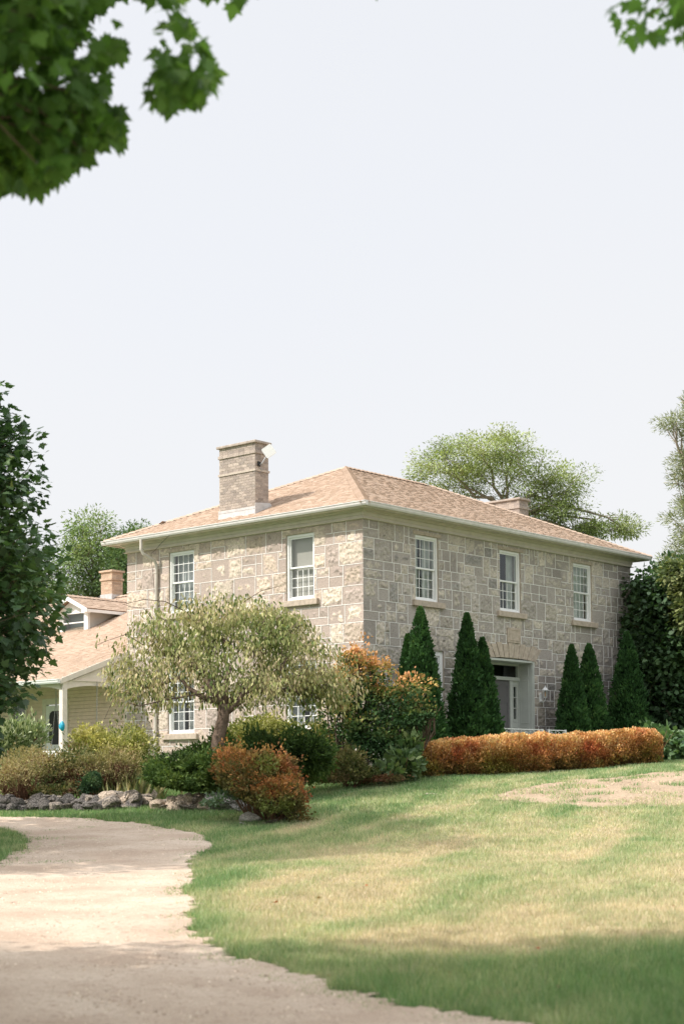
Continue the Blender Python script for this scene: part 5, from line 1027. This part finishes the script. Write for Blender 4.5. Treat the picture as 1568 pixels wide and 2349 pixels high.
sh('orange_shrub', 'rounded orange and green shrub beside the drive with rocks', 'shrub', 615, 27.4, [(570, 1778, 27.5, 62, 52, .6), (640, 1765, 27.9, 46, 42, .55), (620, 1830, 27.2, 78, 52, .65), (665, 1845, 27.3, 36, 38, .4), (545, 1780, 27.7, 40, 44, .5)], 30000, T_OVAL, .046, OR, [1]*6, colfn=orange_fn, stems=60, lump=.42, gap=.40, bias=.3, keep=lambda P: proj(P)[1] < np.interp(proj(P)[0], [490, 560, 600, 640, 700], [1795, 1836, 1858, 1888, 1888]))
JU = [(.035, .075, .022), (.065, .13, .03), (.12, .20, .045), (.20, .29, .07)]
def keep_j(P):
    x, y, z = proj(P); return y < np.interp(x, [330, 376, 430, 480], [1785, 1800, 1810, 1812])
sh('juniper', 'bright green spreading juniper above the pale edging rocks', 'juniper', 430, 29.2, [(420, 1792, 29.8, 90, 26, .7), (362, 1785, 29.9, 34, 20, .5), (470, 1772, 30.0, 66, 24, .6), (430, 1812, 29.6, 60, 16, .5), (400, 1762, 30.2, 40, 16, .4), (500, 1795, 29.5, 50, 24, .5), (455, 1762, 29.6, 50, 16, .4), (525, 1765, 29.4, 46, 18, .4)], 34000, T_LANCE, .085, JU, [1.5, 3, 3, 1.6], stems=0, lump=.5, up=.12, rnd=.35, bias=.45, cscale=2.2, keep=keep_j)
sh('juniper', 'dark green spreading juniper behind the orange shrub', 'juniper', 640, 30.8, [(620, 1725, 30.9, 110, 28, .9), (705, 1735, 30.7, 52, 38, .7), (650, 1755, 30.7, 70, 24, .7), (540, 1722, 31.6, 80, 24, .7), (470, 1740, 31.6, 50, 18, .5)], 36000, T_LANCE, .085, JU, [3, 3, 1.5, .6], stems=16, lump=.5, rnd=.35, up=.12, bias=.4, cscale=1.6)
YG = [(.16, .20, .05), (.30, .32, .09), (.44, .43, .15), (.56, .52, .24)]
sh('yellow_shrub', 'low yellow green shrub behind the apple trunk by the wall', 'shrub', 620, 34, [(600, 1680, 34, 72, 36, .8), (660, 1695, 34, 50, 34, .7), (560, 1705, 34, 50, 30, .6)], 15000, T_OVAL, .05, YG, [3, 3, 2, 1], stems=20, lump=.3)
sh('yellow_shrub', 'golden green shrub below the right lower side window', 'shrub', 725, 34.5, [(730, 1700, 34.5, 48, 44, .7), (700, 1730, 34.3, 40, 40, .6), (760, 1740, 34, 40, 50, .6)], 13000, T_OVAL, .05, [(.11, .14, .04), (.26, .26, .07), (.40, .34, .10)], [3, 3, 1.4], stems=20, lump=.3)
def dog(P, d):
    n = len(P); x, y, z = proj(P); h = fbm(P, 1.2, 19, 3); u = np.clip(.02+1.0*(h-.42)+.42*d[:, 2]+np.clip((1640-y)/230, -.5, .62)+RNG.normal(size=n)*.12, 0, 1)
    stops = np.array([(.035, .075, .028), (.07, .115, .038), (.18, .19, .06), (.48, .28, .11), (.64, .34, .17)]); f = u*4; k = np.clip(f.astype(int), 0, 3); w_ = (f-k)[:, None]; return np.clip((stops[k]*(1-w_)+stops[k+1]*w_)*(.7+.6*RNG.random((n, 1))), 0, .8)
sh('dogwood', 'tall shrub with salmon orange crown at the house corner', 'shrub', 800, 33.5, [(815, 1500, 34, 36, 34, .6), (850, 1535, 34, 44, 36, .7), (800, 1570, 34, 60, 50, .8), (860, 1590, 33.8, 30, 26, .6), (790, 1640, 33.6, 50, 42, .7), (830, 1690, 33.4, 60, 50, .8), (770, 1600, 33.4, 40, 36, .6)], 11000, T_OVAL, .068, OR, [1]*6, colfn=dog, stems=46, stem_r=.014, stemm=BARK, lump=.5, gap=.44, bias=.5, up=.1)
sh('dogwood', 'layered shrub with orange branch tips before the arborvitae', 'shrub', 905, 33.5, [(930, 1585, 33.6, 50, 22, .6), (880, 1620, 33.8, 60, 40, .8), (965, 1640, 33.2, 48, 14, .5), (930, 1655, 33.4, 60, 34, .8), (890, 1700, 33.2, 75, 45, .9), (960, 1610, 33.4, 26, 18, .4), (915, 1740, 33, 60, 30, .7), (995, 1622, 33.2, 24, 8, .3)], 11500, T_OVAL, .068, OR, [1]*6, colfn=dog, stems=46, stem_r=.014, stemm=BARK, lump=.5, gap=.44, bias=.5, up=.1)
GG = [(.05, .11, .04), (.09, .16, .06), (.16, .22, .08), (.25, .28, .12)]
sh('small_shrub', 'small green shrub at the lawn edge right of the juniper', 'shrub', 790, 32.0, [(795, 1755, 32, 38, 30, .45), (830, 1775, 31.8, 34, 18, .4)], 6500, T_OVAL, .05, [(.09, .12, .04), (.18, .18, .07), (.26, .20, .09)], [3, 2, 1], stems=20, lump=.2)
sh('broad_leaf_plant', 'broad green leafy plants left of the orange hedge', 'plant', 915, 32.3, [(925, 1755, 32.4, 36, 30, .4), (890, 1770, 32.2, 30, 20, .4), (935, 1715, 33, 26, 30, .4)], 1500, T_OVAL, .14, GG, [2, 3, 2, .6], stems=8, lump=.1, lm=LEAF)
sh('low_red_plant', 'low reddish plants at the front edge of the bed', 'plant', 870, 31.8, [(870, 1786, 31.8, 60, 8, .25), (760, 1788, 31.6, 40, 7, .2)], 3500, T_LANCE, .05, [(.22, .10, .06), (.14, .12, .05), (.30, .20, .12)], [2, 2, 1], stems=0, lump=.05)
SP = [(.22, .22, .09), (.32, .29, .14), (.40, .33, .18), (.24, .15, .08)]
sh('spirea', 'tan brown spirea bush at the left edge above dark stones', 'shrub', 65, 31.5, [(45, 1765, 31.5, 70, 34, .8), (110, 1770, 31.6, 46, 34, .6), (10, 1790, 31.4, 50, 36, .6), (75, 1745, 31.8, 60, 22, .6)], 13000, T_LANCE, .045, SP, [2.5, 3, 1.5, 1.5], stems=160, stem_r=.008, lump=.5, bias=.5)
sh('spirea', 'tan brown spirea bush with bare red stems fanning up', 'shrub', 245, 31.4, [(245, 1748, 31.6, 52, 22, .6), (210, 1755, 31.5, 30, 18, .4), (285, 1755, 31.5, 30, 18, .4)], 8000, T_LANCE, .045, SP, [3, 3, 1, 1.2], stems=200, stem_r=.008, lump=.45, bias=.5)
sh('yellow_shrub', 'bright yellow green shrub in front of the porch end', 'shrub', 250, 34.5, [(240, 1710, 34.5, 62, 36, .8), (300, 1720, 34.5, 42, 36, .7), (200, 1700, 34.5, 28, 30, .5), (270, 1750, 34.2, 60, 30, .7)], 19000, T_OVAL, .055, YG, [2, 3, 3.4, 1.6], stems=20, lump=.35, bias=.2)
sh('variegated_shrub', 'silvery green shrub under the porch at the left edge', 'shrub', 40, 34.0, [(30, 1700, 34, 48, 36, .7), (70, 1690, 34, 34, 34, .5), (0, 1730, 34, 60, 34, .7), (25, 1668, 34, 18, 14, .3), (98, 1672, 34, 14, 8, .2)], 7500, T_LANCE, .10, [(.13, .22, .09), (.24, .33, .17), (.38, .45, .30), (.08, .14, .05)], [2, 3, 2, 2], stems=14, lump=.3, up=.9)
sh('perennial_clump', 'mixed dark red and green perennials between the two spireas', 'plant', 150, 31.8, [(150, 1775, 31.8, 48, 28, .5), (190, 1800, 31.4, 40, 20, .4), (120, 1815, 31.2, 50, 14, .3), (170, 1745, 32, 30, 22, .4)], 8000, T_LANCE, .07, [(.10, .14, .05), (.22, .20, .09), (.15, .06, .045), (.36, .33, .17)], [3, 2, 1.4, 1.5], stems=20, lump=.2)
sh('small_conifer', 'small blue green conifer sprig above the stone edging', 'shrub', 213, 31.0, [(213, 1793, 31.0, 16, 22, .2), (200, 1805, 31, 14, 12, .2)], 2500, T_LANCE, .05, [(.04, .10, .05), (.08, .16, .07)], [2, 1], stems=4, lump=.1)
sh('hosta', 'blue grey leafy plant over the pitted rocks', 'plant', 520, 27.4, [(515, 1826, 27.5, 32, 10, .25), (500, 1838, 27.3, 22, 8, .2), (478, 1842, 27.6, 20, 8, .2)], 420, T_OVAL, .055, [(.16, .25, .17), (.10, .18, .10), (.22, .30, .22)], [2, 2, 1], stems=0, lump=.05)
sh('knotweed', 'arching broad leaved plants at the right end of hedge', 'plant', 1530, 40, [(1530, 1715, 40, 44, 36, .8), (1500, 1690, 40.5, 34, 22, .6), (1590, 1720, 40, 50, 40, .8)], 3000, T_OVAL, .15, [(.05, .12, .05), (.09, .18, .07), (.15, .24, .10)], [2, 3, 1], stems=16, lump=.15, up=-.2, lm=LEAF)
# iris fan
def iris(px, D, n, h, label, cols):
    b = gat(px, D); o = empty('iris_clump', tuple(b)); tag(o, label, 'plant'); P = b+np.c_[RNG.normal(size=(n, 2))*.28, np.zeros(n)]; P[:, 2] = gz(P[:, 0], P[:, 1]); A_ = RNG.normal(size=(n, 3))*.3; A_[:, 2] = 1
    leaves('foliage', P-b, A_, RNG.normal(size=(n, 3)), h*(.6+.6*RNG.random(n)), np.array([(-.035, 0), (.035, 0), (.03, .5), (.0, 1), (-.03, .5)]), palette(n, cols, [1]*len(cols)), LEAFM, o, droop=.25)
IC = [(.20, .27, .11), (.34, .36, .18), (.46, .42, .22), (.14, .22, .08)]
iris(300, 31.6, 170, .62, 'strap leaved iris clump right of the fanned spirea', IC); iris(268, 31.2, 110, .48, 'smaller iris clump at the foot of fanned spirea', IC); iris(325, 32.6, 60, .55, 'iris leaves below the downspout', IC)
# leafy ground cover along the beds
def cover(name, pts, n, ls, cols, h, T=T_OVAL, kind='stuff'):
    poly = [tuple(ground(*p)[:2]) if len(p) == 2 else tuple(gat(p[0], p[1])[:2]) for p in pts]; A = np.array(poly); mn, mxx = A.min(0), A.max(0); P = mn+(mxx-mn)*RNG.random((n*3, 2)); P = P[inpoly(P, poly)][:n]; n = len(P)
    hh = h*fbm(np.c_[P, np.zeros(n)], 2.4, 14, 3)*1.6*RNG.random(n); Z = gz(P[:, 0], P[:, 1])+hh; A_ = RNG.normal(size=(n, 3)); A_[:, 2] = np.abs(A_[:, 2])+.4
    o = leaves(name, np.c_[P, Z], A_, RNG.normal(size=(n, 3))+np.array([0, 0, 1.2]), ls*(.5+RNG.random(n)), T, palette(n, cols, [1]*len(cols), .25, np.c_[P, Z], 1.5, 5), LEAFM, None); tag(o, kind=kind)
cover('ground_cover', [(-200, 1, 1)[:2] if 0 else (-200, 31.0), (350, 30.6), (480, 29.5), (700, 29.0), (760, 31.4), (960, 32.2), (1000, 35), (930, 36.5), (700, 37), (450, 38), (-200, 38)], 42000, .055, [(.10, .16, .05), (.18, .22, .08), (.26, .24, .12), (.34, .33, .17), (.07, .10, .04)], .22)
cover('leafy_weeds', [(-200, 30.2), (350, 29.9), (500, 27.4), (560, 26.2), (700, 26.4), (690, 27.5), (500, 29.0), (350, 30.8), (-200, 31.0)], 16000, .035, [(.08, .15, .05), (.15, .22, .07), (.24, .24, .10)], .06)
# off-frame trees beyond the lawn, seen only as reflections in the front windows
for (x, y, r, lab) in ((22, -24, 5.5, 'broad green tree across the lawn right of the frame'), (36, -30, 6.5, 'tall green tree far right beyond the lawn'), (9, -33, 6, 'round green tree standing off to the right of the lawn')):
    b = np.array([x, y, gz(x, y)]); tree('leafy_tree', lab, 'tree', b, b+np.array([0, 0, 3.0]), [(x, y, b[2]+6, r, r, 3.6), (x+2, y, b[2]+9, r*.7, r*.7, 3), (x-2, y+1, b[2]+4.5, r*.8, r*.8, 2.6)], 260, 26, 1.9, T_OVAL, .42, [(.06, .14, .04), (.12, .21, .06), (.2, .28, .08)], [2, 3, 2], trunk_r=.3, lm=LEAFM)
# distant wood beyond the lawn on both sides
C_ = []; 
for (l0, l1, D0) in ((26, 75, 95), (-75, -24, 95)):
    lat = l0+(l1-l0)*RNG.random(900); DD = D0+8*RNG.random(900); top = 7+4*fbm(np.c_[lat, DD, lat*0], .12, 5, 3)*2; zz = top*RNG.random(900)**.6; C_.append(CAM+fwd*DD[:, None]+_r0*lat[:, None]+np.c_[zz*0, zz*0, zz])
C_ = np.concatenate(C_); C_ = np.repeat(C_, 26, 0)+nrm(RNG.normal(size=(len(C_)*26, 3)))*1.5*RNG.random((len(C_)*26, 1))**.5; n = len(C_)
o = leaves('far_wood', C_, RNG.normal(size=(n, 3)), RNG.normal(size=(n, 3))+np.array([0, 0, .8]), .45+.3*RNG.random(n), T_OVAL, palette(n, [(.06, .13, .05), (.10, .18, .06), (.15, .22, .08)], [2, 3, 1.5], .2, C_, .3, 4), LEAFM, None); tag(o, kind='stuff')
# a bare stick on the grass
g = ground(970, 1828); m_ = MB(); m_.tube([(0, 0, .03), (.08, .02, .055), (.2, .0, .05), (.34, -.04, .03), (.42, -.1, .02)], [.02, .022, .018, .012, .006], 6); o = m_.build('stick', mat('dead_wood', (.45, .38, .30), .9, .1, .15, 20), None, smooth=True); o.location = tuple(g); o.rotation_euler = (0, 0, AZ-1.57); tag(o, 'bare grey stick lying on the grass by the beds', 'stick')
# fallen leaves
n = 70; D = 8.5+9*RNG.random(n); s_ = (RNG.random(n)*2-1)*.22*D; P = CAM[:2]+D[:, None]*fwd[:2]+s_[:, None]*_r0[:2]; P = P[~is_drive(P)]; n = len(P); Z = gz(P[:, 0], P[:, 1])+.035
o = leaves('fallen_leaves', np.c_[P, Z], RNG.normal(size=(n, 3))*np.array([1, 1, .2]), RNG.normal(size=(n, 3))*.3+np.array([0, 0, 1.]), .03+.03*RNG.random(n), T_MAPLE, palette(n, [(.35, .12, .05), (.30, .22, .09), (.20, .14, .08)], [1, 2, 2]), LEAFM, None); tag(o, kind='stuff')
